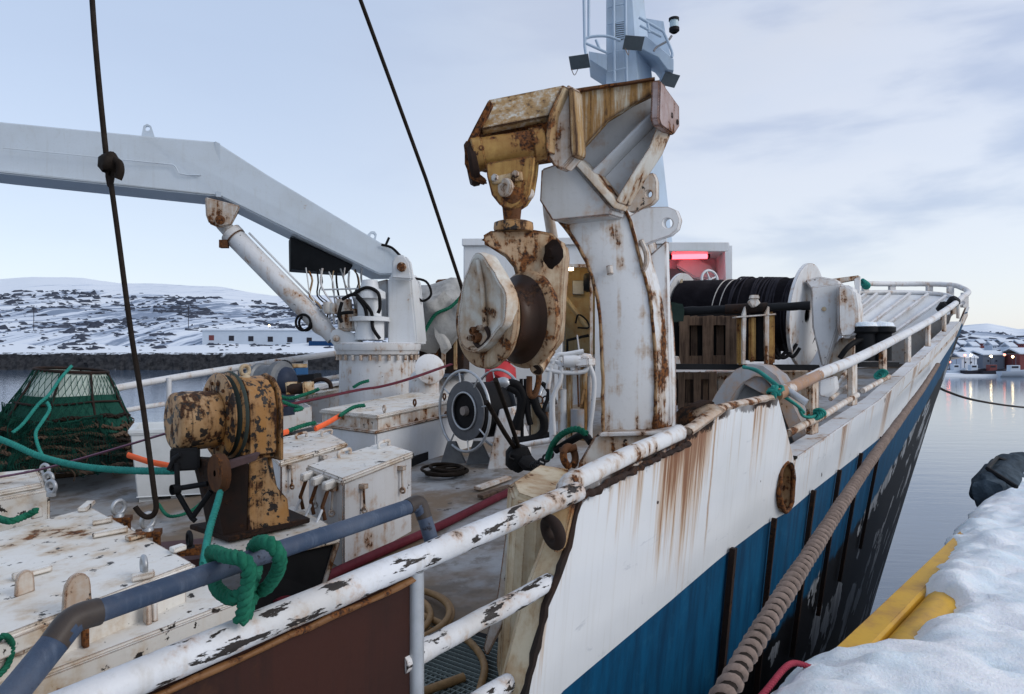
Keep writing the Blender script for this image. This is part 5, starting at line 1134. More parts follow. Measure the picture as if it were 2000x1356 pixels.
# foreground hatch
fh = thing('hatch', 'largest cream white hatch in the foreground beneath the blue handrail', 'hatch', V((-2.2, 2.9, -1.6)), 'hatches on the foredeck')
K1, K2 = dk(385, 1098, .75), dk(182, 988, .75); kd = (K1 - dk(0, 1246, .75)).normalized()
K0, K3 = K1 - kd * 2.6, K2 - kd * 2.6
L1 = dk(471, 1172, .58); L0 = L1 - (L1 - dk(0, 1349, .58)).normalized() * 2.6; L2, L3 = K2 + V((.14, .2, 0)) - UP * .17, K3 - UP * .17
m = poly_box([L0, L1, L2, L3], .62).bevel(.015, 2).rough(.004, 5, 2); part('coaming', m, M['hatch'], fh)
m = poly_box([K0, K1, K2, K3], .10).bevel(.02, 3).rough(.003, 6, 3); cv_ = part('cover', m, M['hatch'], fh)
m = poly_box(shrink([K0, K1, K2, K3], .965, -.09), .10); part('cover_skirt', m, M['hatch'], fh)
ed_ = (K1 - K2).normalized()
for x, y in ((45, 1140), (185, 1072), (122, 1078)): pass
lug(fh, dk(48, 1160, .75), .075, .10, kd); lug(fh, dk(150, 1195, .75), .11, .15, kd); lug(fh, dk(72, 1012, .75), .06, .07, kd)
eye_bolt(fh, dk(281, 1125, .755), .035); lug(fh, dk(288, 1218, .58), .05, .09, ed_); lug(fh, dk(300, 1212, .58), .05, .09, ed_); lug(fh, dk(165, 1262, .58), .06, .13, ed_, 'rust')
for x, y, x2, y2 in ((25, 1133, 100, 1113), (180, 1050, 250, 1037), (160, 1000, 178, 985), (248, 1057, 282, 1047), (180, 1025, 220, 1018), (335, 1080, 360, 1072), (256, 1135, 302, 1125)):
    a, b = dk(x, y, .755), dk(x2, y2, .755); e = (b - a); m = MB(); m.cbox((a + b) / 2 + UP * .012, e, V((-e.y, e.x, 0)).normalized() * .05, UP * .025); m.bevel(.004, 1); part('cleat_bar', m, M['hatch'], fh)
for x, y in ((30, 1270), (-20, 1300)): clip(fh, dk(x, y, .66), -V((-.6, .75, 0)), .16)
lug(fh, dk(18, 1285, .58), .05, .12, ed_)
for x, y, ln in ((289, 1035, 'left'), (232, 1008, 'far')):
    t = thing('ring_bolt_bracket', 'rusty ring bolt bracket on the ' + ('inner edge of the foreground hatch by the wire hook' if ln == 'left' else 'far corner of the foreground hatch'), 'bracket', dk(x, y, .7))
    p = dk(x, y, .70); m = MB(); m.cbox(p - UP * .02, (.13, .04, 0), (-.03, .09, 0), UP * .03); m.cbox(p - UP * .1 + V((.04, .02, 0)), (.03, .01, 0), (-.02, .06, 0), UP * .14); part('bracket_plate', m, M['rust'], t); eye_bolt(t, p, .04, 'galv', V((.9, -.4, 0)))
single('green_rope', MB().rope(smooth([dk(-10, 1010, .78), dk(20, 1018, .79), dk(50, 1008, .79), dk(72, 996, .82)], 6), .02, .08), M['green'], dk(30, 1010, .75), 'short dark green rope tail lying on the far left corner of the foreground hatch', 'rope', ang=60)
single('green_rope', MB().rope(smooth([dk(-15, 1260, .72), dk(8, 1242, .76), dk(24, 1262, .7), dk(14, 1300, .64), dk(-10, 1325, .62)], 6), .012, .05), M['green'], dk(5, 1280, .7), 'small green rope loop over the front edge of the foreground hatch', 'rope', ang=60)
# small hatch at the left border
sh_ = thing('hatch', 'small white hatch with ring clips at the left picture edge under the crab pot', 'hatch', dk(40, 1000), 'hatches on the foredeck')
P4 = [dk(98, 955, .45), dk(82, 922, .45), dk(-60, 935, .45), dk(-60, 985, .45)]
m = poly_box(P4, .42).bevel(.02, 2).rough(.004, 6, 2); part('coaming', m, M['hatch'], sh_)
m = poly_box(shrink(P4, .86, .05), .06).bevel(.02, 2); part('cover', m, M['hatch'], sh_)
for x, y in ((88, 930), (95, 948), (100, 965)): eye_bolt(sh_, dk(x, y, .44), .05, 'galv', V((.3, .9, 0)), 'ring_clip')
# large hatch in the middle
lh = thing('hatch', 'large white hatch with overhanging flange on a tall coaming behind the lockers', 'hatch', dk(800, 900), 'hatches on the foredeck')
A_, B_2, R_ = dk(733, 843, .5), dk(612, 828, .5), dk(930, 797, .5); bk = B_2 + (R_ - A_)
m = poly_box(shrink([A_, B_2, bk, R_], .97, -.02), .6).bevel(.02, 2); part('coaming', m, M['white_clean'], lh)
m = poly_box([A_, B_2, bk, R_], .03).bevel(.008, 2); part('flange', m, M['white_rusty'], lh)
top = shrink([A_, B_2, bk, R_], .94, .17); m = poly_box(top, .05).bevel(.015, 2).rough(.003, 6, 2); part('cover', m, M['hatch'], lh)
m = poly_box(shrink([A_, B_2, bk, R_], .90, .12), .13); part('cover_skirt', m, M['white_rusty'], lh)
for f in (.12, .40, .7):
    p = A_.lerp(R_, f) * 1.0; p = p + (B_2 - A_).normalized() * .09
    m = MB(); m.tube([p + UP * .0, p + UP * .19], .012, 8); m.torus(p + UP * .22, V((.8, .5, 0)), .035, .012, 14, 6); m.lathe([(0, .05), (.04, .03), (.05, 0)], p, (0, 0, 1), 8); part('dog_bolt', m, M['rust'] if f != .12 else M['white_rusty'], lh, 60)
m = MB(); a, b = dk(745, 938), dk(905, 868); m.prism([a, b, b + V((-.05, .2, 0)), a + V((-.05, .2, 0))], V((0, 0, .10))); part('foot_strip', m, M['dark'], lh)
# lockers
def locker(ptop, hh, h, label, clips, handles, hinge=True):
    P = [dk(x, y, hh) for x, y in ptop]; t = thing('locker', label, 'locker', sum(P, V()) / 4 - UP * hh, 'white lidded deck lockers')
    m = poly_box(shrink(P, .95, -.03), h).bevel(.015, 2); part('body', m, M['white'], t)
    m = poly_box(P, .055).bevel(.016, 3).rough(.003, 7, 2); part('lid', m, M['hatch'], t)
    out = ((P[1] - P[0]).cross(UP)).normalized()
    cen = sum(P, V()) / 4
    def nrm(a, b):
        o = (b - a).cross(UP).normalized(); return o if o.dot((a + b) / 2 - cen) > 0 else -o
    for side, f, dzv in clips:
        a, b = P[side], P[(side + 1) % 4]; clip(t, a.lerp(b, f) - UP * dzv - nrm(a, b) * .01, nrm(a, b), .17)
    for fx, fy in handles:
        p = P[0].lerp(P[1], fx).lerp(P[3].lerp(P[2], fx), fy); e = (P[1] - P[0]).normalized() * .07
        m = MB(); m.tube(smooth([p - e, p - e + UP * .045, p + e + UP * .045, p + e], 4), .014, 8); part('handle', m, M['white_rusty'], t, 60)
    return t, P
t, P = locker([(668, 936), (810, 882), (748, 863), (596, 909)], .66, .68, 'nearest white locker with closed lid, front swing bolts and two lid handles', [(0, .25, .12), (0, .78, .1), (3, .35, .1), (3, .8, .1)], [(.42, .88), (.88, .7)])
for k, f in enumerate((.2, .5, .8)):
    p = P[0].lerp(P[3], f) + (P[0] - P[1]).normalized() * .05 - UP * .05
    m = MB(); m.cbox(p, (P[0] - P[1]).normalized() * .14, (P[3] - P[0]).normalized() * .07, UP * .06).bevel(.01, 1); part('hinge_block', m, M['hatch'], t)
    m = MB(); m.tube([p, p + (P[0] - P[1]).normalized() * .08 - UP * .14, p + (P[0] - P[1]).normalized() * .05 - UP * .24], .014, 8); part('toggle_arm', m, M['rust'], t, 60)
    m = MB(); q = p + (P[0] - P[1]).normalized() * .08 - UP * .16; m.tube([q, q + (P[0] - P[1]).normalized() * .13 - UP * .17], .010, 8); part('pale_rod', m, M['white_clean'], t, 60)
locker([(545, 903), (680, 864), (632, 838), (508, 862)], .55, .6, 'second white locker behind the orange hauler, with two bent lid handles', [(0, .15, .08), (0, .6, .08)], [(.55, .75), (.9, .6)])
t = thing('tray', 'grey white open tray with a teal rope on its rim beside the large hatch', 'tray', dk(565, 860))
Pt = [dk(508, 815, .5), dk(609, 794, .5), dk(575, 777, .5), dk(480, 795, .5)]
for a, b in zip(Pt, Pt[1:] + Pt[:1]):
    e = (b - a); n_ = V((-e.y, e.x, 0)).normalized() * .03; part('side', MB().prism([a, b, b - UP * .3, a - UP * .3], n_), M['white'], t)
part('bottom', poly_box(shrink(Pt, .98, -.2), .05), M['white_rusty'], t)
t = thing('hatch', 'flat white hatch farthest back, in front of the crane pedestal, crossed by a purple strap', 'hatch', dk(640, 800), 'hatches on the foredeck')
Pt = [dk(566, 786, .48), dk(742, 757, .48), dk(700, 745, .48), dk(560, 764, .48)]
m = poly_box(Pt, .5).bevel(.02, 2); part('coaming', m, M['white'], t); m = poly_box(shrink(Pt, .94, .07), .07).bevel(.02, 2); part('cover', m, M['hatch'], t)
# tub
tb = thing('fish_tub', 'white plastic fish tub standing on feet left of the orange hauler', 'tub', dk(310, 985))
b0 = dk(268, 972, .06); ex, ey = V((.72, .22, 0)), V((-.28, .62, 0)); H_ = .66
o0 = b0 - ex * .08 - ey * .08 + UP * H_; ex2, ey2 = ex * 1.18, ey * 1.18
def ringpts(o, a, b): return [o, o + a, o + a + b, o + b]
m = MB(); m.grid([ringpts(b0, ex, ey), ringpts(o0, ex2, ey2), ringpts(o0 - ex * .03 - ey * .03, ex2 * 1.05, ey2 * 1.05), ringpts(o0 - ex * .03 - ey * .03 + UP * .05, ex2 * 1.05, ey2 * 1.05), ringpts(o0 + ex * .05 + ey * .05 + UP * .05, ex2 * .9, ey2 * .9), ringpts(b0 + UP * .25 + ex * .06 + ey * .06, ex * .88, ey * .88)], closed=True)
m.face(ringpts(b0 + UP * .25 + ex * .06 + ey * .06, ex * .88, ey * .88)); m.face(ringpts(b0, ex, ey)); m.bevel(.02, 2); part('body', m, M['plastic'], tb)
for f, g2 in ((.02, .05), (.42, .05), (.8, .05)):
    m = MB(); m.box(b0 + ex * f + ey * g2 - UP * .10, ex * .18, ey * .85, UP * .11); part('foot', m, M['plastic'], tb)
# crab pot
cp = thing('crab_pot', 'conical crab pot with green netting and brown wrapped rope at the left edge', 'crab pot', W(125, 905, 8.6))
D_ = 8.6; cc = lambda y: W(124, y, D_); RT, RB_ = 62 / F * D_, 140 / F * D_
def rr(y): return RT + (RB_ - RT) * ((y - 724) / (905 - 724)) ** .9
for y in (724, 782, 812, 858, 905): part('hoop', MB().torus(cc(y), UP, rr(y), .014 if y != 724 else .018, 44, 8), M['black_rust'], cp, 60)
for k in range(8):
    a = k / 8 * 2 * math.pi + .3; v_ = V((math.cos(a), math.sin(a), 0)); part('frame_bar', MB().tube([cc(y) + v_ * rr(y) for y in (724, 770, 812, 858, 905)], .014, 6), M['black_rust'], cp, 60)
def coneband(y0, y1, k=.97, n=40):
    m = MB(); m.grid([[cc(y) + V((math.cos(q * 2 * math.pi / n), math.sin(q * 2 * math.pi / n), 0)) * rr(y) * k * (1 + .09 * mnoise.noise(V((q * .45, y * .06, 0)))) for q in range(n)] for y in [y0 + (y1 - y0) * j / 5 for j in range(6)]], closed=True); return m
gn = NT('green_net_cloth'); wv_ = gn.noise(120, 3); 
gm = gn.out(gn.mix(gn.map(wv_, .4, .6), (.005, .035, .027), (.010, .075, .052)), .9); part('net_cloth', coneband(768, 842), gm, cp, 60)
part('entrance_collar', coneband(727, 772, .93), plain('pale_green_plastic', (.42, .50, .46), .5, 0, .3, 6), cp, 60)
m = MB(); n = 46
for s_ in (1, -1):
    for k in range(n):
        m.tube([cc(y) + V((math.cos(a), math.sin(a), 0)) * rr(y) * 1.005 for y, a in [(726 + 118 * j / 7, (k + s_ * j * .55) / n * 2 * math.pi) for j in range(8)]], .0042, 3, caps=False)
m.rough(.05, 2.2)
part('netting', m, M['net'], cp, 60, kind='stuff')
for j, y in enumerate((812, 832, 846, 858, 870, 882, 894, 905)):
    pts = [cc(y) + V((math.cos(q * 2 * math.pi / 60), math.sin(q * 2 * math.pi / 60), 0)) * (rr(y) * (1.0 + .02 * math.sin(q * 1.7 + j))) + UP * .02 * math.sin(q * .9 + j * 2) for q in range(61)]
    part('wrapped_rope', MB().rope(pts, .028, .10, 2, .03, 5), M['brown_rope'] if j % 3 else M['cable'], cp, 60)
m = coneband(815, 908, .95); part('dark_netting', m, plain('dark_net', (.018, .022, .018), .95, 0, .6, 25, .8, .03), cp, 60)
m = MB(); random.seed(9)
for k in range(90):
    a = random.uniform(0, 6.28); y = random.uniform(815, 900); v_ = V((math.cos(a), math.sin(a), 0)); p = cc(y) + v_ * rr(y) * 1.02
    m.tube(smooth([p, p + v_ * .04 + V((random.uniform(-.1, .1), 0, -.05)), p + V((random.uniform(-.16, .16), 0, -.12))], 3), .008, 4)
part('net_strands', m, M['brown_rope'], cp, 60, kind='stuff')
m = MB()
for s_ in range(3):
    g_ = []
    for a in range(26):
        q = 2.3 + s_ * 1.15 + a * .055; v_ = V((math.cos(q), -abs(math.sin(q)), 0)) if s_ < 3 else V()
        g_.append([cc(y) + v_ * rr(y) * (1.06 + .10 * mnoise.noise(V((a * .35, y * .05, s_)))) + V((0, 0, .06 * mnoise.noise(V((a * .5, s_, y * .03))))) for y in (790 + s_ * 14, 812, 834, 856, 878, 896, 908)])
    m.grid(g_)
m.rough(.05, 7, 1); bmesh.ops.triangulate(m.bm, faces=m.bm.faces); bmesh.ops.wireframe(m.bm, faces=m.bm.faces, thickness=.008, use_replace=True)
part('loose_netting', m, M['net'], cp, 60, kind='stuff')
for ch in cp.children:                                   # the pot leans and slumps
    o_ = worg(ch)
    for v in ch.data.vertices:
        p = v.co + o_; h = max(0.0, min(1.0, (p.z + 1.35) / 1.1)); v.co += V(mnoise.noise_vector(p * 1.6)) * .11 * (1.1 - h) + V((.10 * h * h, 0, -.07 * h * (p.x + 5.3)))
t = thing('pot_line', 'teal line draped down the front of the crab pot', 'rope', W(90, 800, 7.6))
for pl in ([(140, 715, 8.2), (118, 740, 8.0), (95, 772, 7.85), (75, 790, 7.75), (45, 828, 7.6), (25, 845, 7.5)], [(92, 786, 7.75), (97, 800, 7.7), (84, 822, 7.6), (70, 845, 7.5), (74, 870, 7.45), (82, 888, 7.4)]):
    part('strand', MB().rope(smooth([W(*p) for p in pl], 6), .018, .08), M['teal'], t, 60)
# ------------------------------------------------------------------ line hauler on its bench
be = thing('hauler_bench', 'low white bench carrying the orange hauler, its shaded underside filled with a dark block', 'bench', dk(540, 1110))
Pb = [dk(404, 1078, .38), dk(470, 1096, .38), dk(664, 1052, .38), dk(640, 1022, .38), dk(574, 986, .38), dk(430, 1020, .38)]
part('bench_top', poly_box(Pb, .03).bevel(.008, 1), M['hatch'], be)
m = MB(); a, b, c_ = Pb[1], Pb[2], Pb[3]
m.prism([a - UP * .03 + V((-.02, .03, 0)), b - UP * .03 + V((-.05, .03, 0)), b - UP * .34 + V((-.13, .03, 0)), a - UP * .36 + V((0, .05, 0))], V((-.1, .4, 0))); part('shade_block', m, M['dark'], be)  # solid dark block stands for the shade under the bench
m = MB(); m.prism([b - UP * .03, c_ - UP * .03, c_ - UP * .3 + V((-.08, 0, 0)), b - UP * .34 + V((-.10, 0, 0))], V((-.03, .01, 0))); part('end_plate', m, M['white_rusty'], be)
ha = thing('line_hauler', 'chipped orange line hauler with drum and sheave plate on the bench', 'hauler', W(480, 1050, 4.9))
HA = V((.72, .69, 0)).normalized(); HN = V((-.69, .72, 0)).normalized()
c0 = W(336, 824, 4.82)
m = MB(); m.lathe([(0, 0), (0, .165), (.008, .188), (.02, .196), (.06, .198), (.065, .203), (.27, .200), (.285, .192), (.285, 0)], c0, HA, 48); m.rough(.003, 10); part('drum', m, M['orange'], ha, 40)
c1 = c0 + HA * .30 + UP * .02
m = MB(); m.lathe([(-.01, .05), (-.01, .285), (.004, .305), (.02, .30), (.03, .27), (.035, .24), (.05, .24), (.055, .27), (.07, .305), (.085, .305), (.09, .28), (.09, .05)], c1, HA, 56); sp_ = part('sheave', m, M['orange'], ha, 40)
m = MB(); m.lathe([(.026, .286), (.04, .25), (.06, .286)], c1, HA, 56); m.torus(c1 + HA * .088, HA, .295, .018, 56, 8); part('sheave_rubber', m, plain('green_grey_rubber', (.05, .065, .058), .8), sp_, 60)
for k in range(14):
    a = k / 14 * 6.283; e_1 = UP; e_2 = HA.cross(UP)
    part('bolt_head', MB().lathe([(0, .013), (.014, .012), (.014, 0)], c1 - HA * .01 + (e_1 * math.sin(a) + e_2 * math.cos(a)) * .232, -HA, 6), M['rust'], ha)
# housing and pedestal plates across the axle
hc = c1 + HA * .10
def hx(px, py, dd=0.0): 
    q = W(px, py, 5.0); b = W(470, 900, 5.0); return hc + V((0, 0, q.z - hc.z)) + HN * 0 + HA * 0 + V((0, 0, 0))
m = MB(); ar = [(-.24, -.30), (-.24, .05), (-.20, .17), (-.12, .245), (0, .275), (.12, .245), (.20, .17), (.24, .05), (.24, -.30)]
m.prism([hc + HN * x + UP * y for x, y in ar], HA * .26).bevel(.035, 3); bmesh.ops.triangulate(m.bm, faces=[f for f in m.bm.faces if len(f.verts) > 4]); m.rough(.004, 8); part('housing', m, M['orange'], ha, 40)
m = MB(); ar2 = [(x * 1.09, y * 1.07 + .0) for x, y in ar]; m.prism([hc + HA * .24 + HN * x + UP * y for x, y in ar2], HA * .03).bevel(.008, 1); part('housing_flange', m, M['orange'], ha)
eb = MB(); p = hc + HA * .1 + UP * .285; eb.torus(p + UP * .03, V((.8, -.5, 0)), .035, .015, 20, 8); eb.lathe([(-.03, .05), (0, .03)], p, (0, 0, 1), 10); part('lifting_eye', eb, M['cream'], ha, 60)
zb = Pb[1].z + .02
side = [(-.10, -.28), (.10, -.28), (.17, -.42), (.24, -.55), (.26, -.68), (.26, zb - hc.z + .02), (-.26, zb - hc.z + .02), (-.24, -.6), (-.16, -.42)]
m = MB(); m.prism([hc + HA * .22 + HN * x + UP * y for x, y in side], HA * .03).bevel(.006, 1); bmesh.ops.triangulate(m.bm, faces=[f for f in m.bm.faces if len(f.verts) > 4]); part('side_plate', m, M['orange'], ha)
m = MB(); q0 = W(484, 962, 4.72); 
fr_ = [(488, 905, 4.80), (520, 893, 4.86), (528, 930, 4.86), (545, 955, 4.90), (562, 975, 4.92), (567, 1024, 4.92), (484, 1046, 4.78), (486, 990, 4.78)]
m.prism([W(*p) for p in fr_], HN * .02).bevel(.004, 1); part('front_plate', m, M['orange'], ha)
m = MB(); m.prism([W(*p) for p in ((405, 900, 4.72), (488, 905, 4.80), (484, 1046, 4.78), (440, 1060, 4.70), (425, 980, 4.70))], HN * .30).bevel(.01, 1); part('dark_frame', m, M['black_rust'], ha)
m = MB(); m.prism([W(*p) for p in ((428, 908, 4.6), (510, 884, 4.72), (500, 900, 4.72), (440, 920, 4.6))], HN * .06).bevel(.004, 1); part('guide_bar', m, plain('purple_grey_steel', (.12, .075, .075), .6, .1, .5, 10), ha)
m = MB(); m.lathe([(0, .02), (0, .12), (.03, .13), (.06, .12), (.06, .02)], W(419, 925, 4.62), HA, 24); part('guide_roller', m, M['rust'], ha)
m = MB(); m.cbox(W(362, 895, 4.82), V((.17, .06, 0)), V((-.06, .15, 0)), V((0, 0, .15))).bevel(.015, 2); part('hydraulic_motor', m, M['dark'], ha)
for pl in ([(330, 918), (340, 896), (352, 888)], [(345, 905), (347, 950)], [(344, 955), (405, 945)], [(342, 955), (375, 1012), (382, 1018)], [(375, 1012), (412, 960)]):
    part('arm', MB().tube([W(x, y, 4.72) for x, y in pl], .018, 8), M['dark'], ha, 60)
part('arm_joint', MB().lathe([(-.02, .035), (.03, .035)], W(344, 956, 4.7), -AWAY, 12), M['dark'], ha)
bp = [W(446, 1064, 4.66), W(606, 1020, 5.0), W(560, 1004, 5.3), W(370, 1030, 5.0)]; zz = Pb[1].z + .012
m = MB(); m.prism([V((p.x, p.y, dz(p.x, p.y) + .40)) for p in bp], UP * .035).bevel(.006, 1); part('base_plate', m, M['black_rust'], ha)
# eye bolt by the hauler
t = thing('shackle_pin', 'dark lashing eye standing on deck between the hatch and the hauler bench', 'lashing eye', dk(370, 1075, .45)); eye_bolt(t, dk(370, 1070, .50), .04, 'dark'); part('foot', MB().cbox(dk(370, 1075, .48), (.12, .03, 0), (-.03, .1, 0), UP * .04), M['rust'], t)
m = MB(); m.prism([dk(300, 1060, .25), dk(410, 1050, .25), dk(400, 1090, .25), dk(330, 1100, .25)], UP * -.2); single('red_deck_plate', m, plain('red_brown_plate', (.11, .055, .055), .6, 0, .5, 8), dk(360, 1075), 'dull red brown plate on deck between the foreground hatch and the hauler', 'plate')
# ------------------------------------------------------------------ hose reel
re = thing('hose_reel', 'dark hose reel with bright wire rims on a white wedge stand', 'reel', W(930, 890, 8.3))
RA = V((.74, .67, 0)).normalized(); rc_ = W(906, 803, 8.2); RR = 79 / F * 8.2
for k, c in enumerate((rc_, rc_ + RA * .52)):
    part('rim', MB().torus(c, RA, RR, .017, 56, 8), M['galv'], re, 60); part('inner_ring', MB().torus(c, RA, RR * .46, .012, 40, 8), M['galv'], re, 60)
    part('disc', MB().lathe([(0, RR * .45), (0, RR * .74), (.015, RR * .74), (.015, RR * .45)], c + RA * (.01 if k == 0 else -.02), RA, 48), plain('grey_reel_disc', (.10, .105, .115), .5, .2), re)
    e_2 = RA.cross(UP)
    for q in range(8):
        a = q / 8 * 6.283 + .2; v_ = UP * math.sin(a) + e_2 * math.cos(a); part('spoke', MB().tube([c + v_ * RR * .72, c + v_ * RR], .010, 6), M['galv'], re, 60)
part('drum', MB().lathe([(.03, 0), (.03, RR * .62), (.06, RR * .70), (.45, RR * .70), (.48, RR * .62), (.48, 0)], rc_, RA, 40), M['rubber'], re)
part('hub', MB().lathe([(-.02, 0), (-.02, .05), (.04, .06)], rc_, RA, 16), plain('worn_hub', (.22, .19, .17), .6), re)
m = MB(); m.slab([(975, 800), (1000, 795), (1026, 868), (1026, 905), (960, 930), (950, 925)], 8.1, .25, V((.3, .95, 0))).bevel(.01, 1); part('wedge_stand', m, M['white'], re)
for x in (880, 930): part('foot_plate', MB().slab([(x - 6, 862), (x + 8, 862), (x + 28, 905), (x - 20, 908)], 8.35, .03), M['steel'], re)
# wire straps and dark bundle hanging below the block
t = thing('wire_strop', 'two dark wire strops running down from the block to a dark bundle on deck', 'strop', W(1010, 885, 6.2))
for pl in ([(968, 742, 5.2), (985, 790, 5.7), (1016, 882, 6.2)], [(950, 785, 5.6), (985, 845, 5.9), (1008, 880, 6.2)]): part('wire', MB().tube([W(*p) for p in pl], .020, 8), M['cable'], t, 60)
m = MB(); m.lathe([(-.12, .05), (-.09, .09), (.03, .11), (.10, .07), (.12, 0)], W(1012, 893, 6.2), (.15, 0, 1), 12).rough(.02, 14); part('bundle', m, M['rubber'], t, 40)
m = MB(); m.lathe([(-.08, .04), (0, .07), (.08, .04), (.08, 0)], W(1032, 905, 6.1), (.8, 0, -.4), 10).rough(.015, 14); part('bundle_tail', m, M['rubber'], t, 40)
part('tie', MB().tube(smooth([W(1002, 880, 6.15), W(994, 893, 6.1), W(1004, 898, 6.1)], 4), .012, 6), M['rubber'], t, 60)
t = thing('chain', 'short dark chain with green rope end running from the bundle to the rusty shackle', 'chain', W(1060, 898, 5.6))
q = smooth([W(1042, 910, 5.8), W(1058, 903, 5.5), W(1074, 888, 5.2)], 4)
for k, p in enumerate(q): part('link', MB().torus(p, V((.3, .3, 1)) if k % 2 else V((.3, -.9, .2)), .026, .009, 12, 6), M['dark'], t, 60)
single('green_line', MB().rope(smooth([W(1070, 895, 5.1), W(1080, 868, 4.9), W(1098, 848, 4.75), W(1125, 838, 4.65), W(1146, 848, 4.6)], 8), .022, .09), M['green'], W(1105, 850, 4.8), 'dark green rope arching over the rusty shackle by the gallows foot', 'rope', ang=60)
single('black_strap', MB().tube(smooth([W(1085, 880, 4.9), W(1120, 858, 4.8), W(1140, 850, 4.7), W(1154, 864, 4.6)], 6), .026, 8), M['rubber'], W(1120, 865, 4.8), 'thick black hose arching beside the green rope at the gallows foot', 'hose', ang=60)
# hydraulic pipe station
hs = thing('hydraulic_station', 'white pipe station with bent pipes and rusty legs left of the gallows post', 'valve station', W(1115, 870, 6.6))
DS = 6.6
for x, y0, y1, r, mt in ((1078, 720, 862, .024, 'white'), (1094, 705, 858, .02, 'white_rusty'), (1152, 735, 865, .026, 'white'), (1140, 715, 860, .036, 'fascia'), (1112, 712, 862, .03, 'fascia'), (1100, 760, 850, .035, 'white')):
    part('leg', MB().tube([W(x, y0, DS), W(x, y1, DS)], r, 10), M[mt], hs, 60)
for pl in ([(1064, 706), (1082, 704), (1096, 716), (1094, 745), (1080, 780), (1082, 850)], [(1078, 712), (1090, 694), (1106, 692), (1140, 686)], [(1066, 722), (1100, 728), (1140, 726), (1150, 712)], [(1148, 708), (1160, 740), (1158, 790), (1150, 850)], [(1090, 716), (1112, 712), (1120, 724)], [(1076, 716), (1070, 760)], [(1062, 700), (1090, 700)]):
    part('pipe', MB().tube(smooth([W(x, y, DS - .1) for x, y in pl], 5), .022, 10), M['white'], hs, 60)
part('valve', MB().lathe([(0, .0), (0, .055), (.1, .06), (.16, .05), (.16, 0)], W(1100, 706, DS - .1), V((1, 0, 0)), 14), M['white'], hs)
part('valve', MB().slab([(1120, 700), (1148, 697), (1150, 716), (1122, 718)], DS - .15, .14).bevel(.012, 2), M['white'], hs)
part('valve_head', MB().slab([(1128, 690), (1146, 692), (1146, 700), (1128, 700)], DS - .1, .1).bevel(.01, 1), M['white'], hs)
part('lever', MB().tube([W(1132, 692, DS - .1), W(1127, 654, DS - .1)], .008, 6), M['white'], hs, 60)
part('sight_glass', MB().slab([(1120, 736), (1140, 736), (1140, 790), (1120, 790)], DS, .02), M['white_clean'], hs)
part('rod', MB().tube([W(1128, 730, DS - .06), W(1130, 795, DS - .06)], .009, 6), M['rust'], hs, 60); part('rod', MB().tube([W(1142, 760, DS - .06), W(1134, 795, DS - .06)], .016, 6), M['orange'], hs, 60)
part('grey_cylinder', MB().lathe([(0, 0), (0, .062), (.20, .062), (.20, 0)], W(1128, 842, DS - .08), (0, 0, 1), 18), M['grey'], hs)
t = thing('hose_bundle', 'tangle of thick black hydraulic hoses hanging behind the wire strops', 'hoses', W(1035, 850, 7.4))
for pl, r in (([(985, 748), (1010, 752), (1022, 775), (1018, 800), (1010, 840)], .045), ([(992, 756), (1014, 770), (1016, 800), (1004, 835)], .04), ([(1040, 770), (1050, 800), (1062, 820), (1060, 845), (1040, 858), (1000, 862)], .045), ([(1028, 740), (1030, 800), (1036, 830)], .03), ([(1058, 748), (1078, 762), (1084, 790)], .02), ([(1060, 750), (1072, 770), (1062, 800), (1064, 830)], .02), ([(1010, 866), (1050, 855), (1080, 852)], .045), ([(1018, 740), (1020, 860)], .018)):
    part('hose', MB().tube(smooth([W(x, y, 7.4) for x, y in pl], 6), r, 8), M['rubber'], t, 60)
part('rusty_cylinder', MB().lathe([(0, .0), (0, .06), (.32, .06), (.32, 0)], W(1048, 850, 7.5), (0, 0, 1), 14), M['cream'], t)
part('pipe_elbow', MB().tube(smooth([W(975, 748, 7.45), W(985, 746, 7.4), W(992, 752, 7.4)], 4), .05, 12), M['galv'], t, 60)
m = MB(); a, b = W(1008, 872, 7.3), W(1075, 860, 7.3); m.tube([a, b], .03, 10); single('white_sill', m, M['white'], (a + b) / 2, 'short white pipe sill on deck behind the cream block', 'sill', ang=60)
for k, (x0, y0, x1, y1, lb) in enumerate(((938, 952, 1000, 930, 'short dirty white board lying on deck in front of the wedge stand'), (945, 968, 1005, 948, 'brown board lying nearest the red hose beside the cream block'))):
    a, b = dk(x0, y0, .05), dk(x1, y1, .05); e = b - a; n_ = V((-e.y, e.x, 0)).normalized() * .09; m = MB(); m.prism([a, b, b + n_, a + n_], V((0, 0, -.035))).bevel(.006, 1).rough(.004, 9); single('board', m, M['white_rusty'] if k == 0 else M['wood'], a, lb, 'board', 'boards lying on the foredeck')
t = thing('rope_coil', 'dark coil of old rope on deck between the reel and the large hatch', 'rope', dk(905, 915)); q = dk(868, 925, .03)
for k in range(7): part('turn', MB().torus(q + V((random.uniform(-.03, .03), random.uniform(-.03, .03), .022 * (k % 4))), V((random.uniform(-.08, .08), random.uniform(-.08, .08), 1)), .12 + .022 * k, .016, 30, 6), M['cable'], t, 60)
t = thing('valve_manifold', 'dark pipe manifold with small valves on deck behind the hose bundle', 'manifold', W(1040, 815, 8.4))
part('header', MB().tube([W(985, 800, 8.6), W(1075, 796, 8.4)], .05, 12), M['steel'], t, 60)
for k in range(6):
    x = 992 + k * 15; part('riser', MB().tube(smooth([W(x, 860, 8.5), W(x, 800, 8.5), W(x + 3, 770, 8.5), W(x + 9, 762 - 4 * (k % 3), 8.6)], 4), .02, 8), M[('dark', 'galv', 'rust')[k % 3]], t, 60); part('valve_wheel', MB().torus(W(x, 782, 8.42), (0, -1, .2), .05, .011, 16, 6), M[('rust', 'dark')[k % 2]], t, 60)
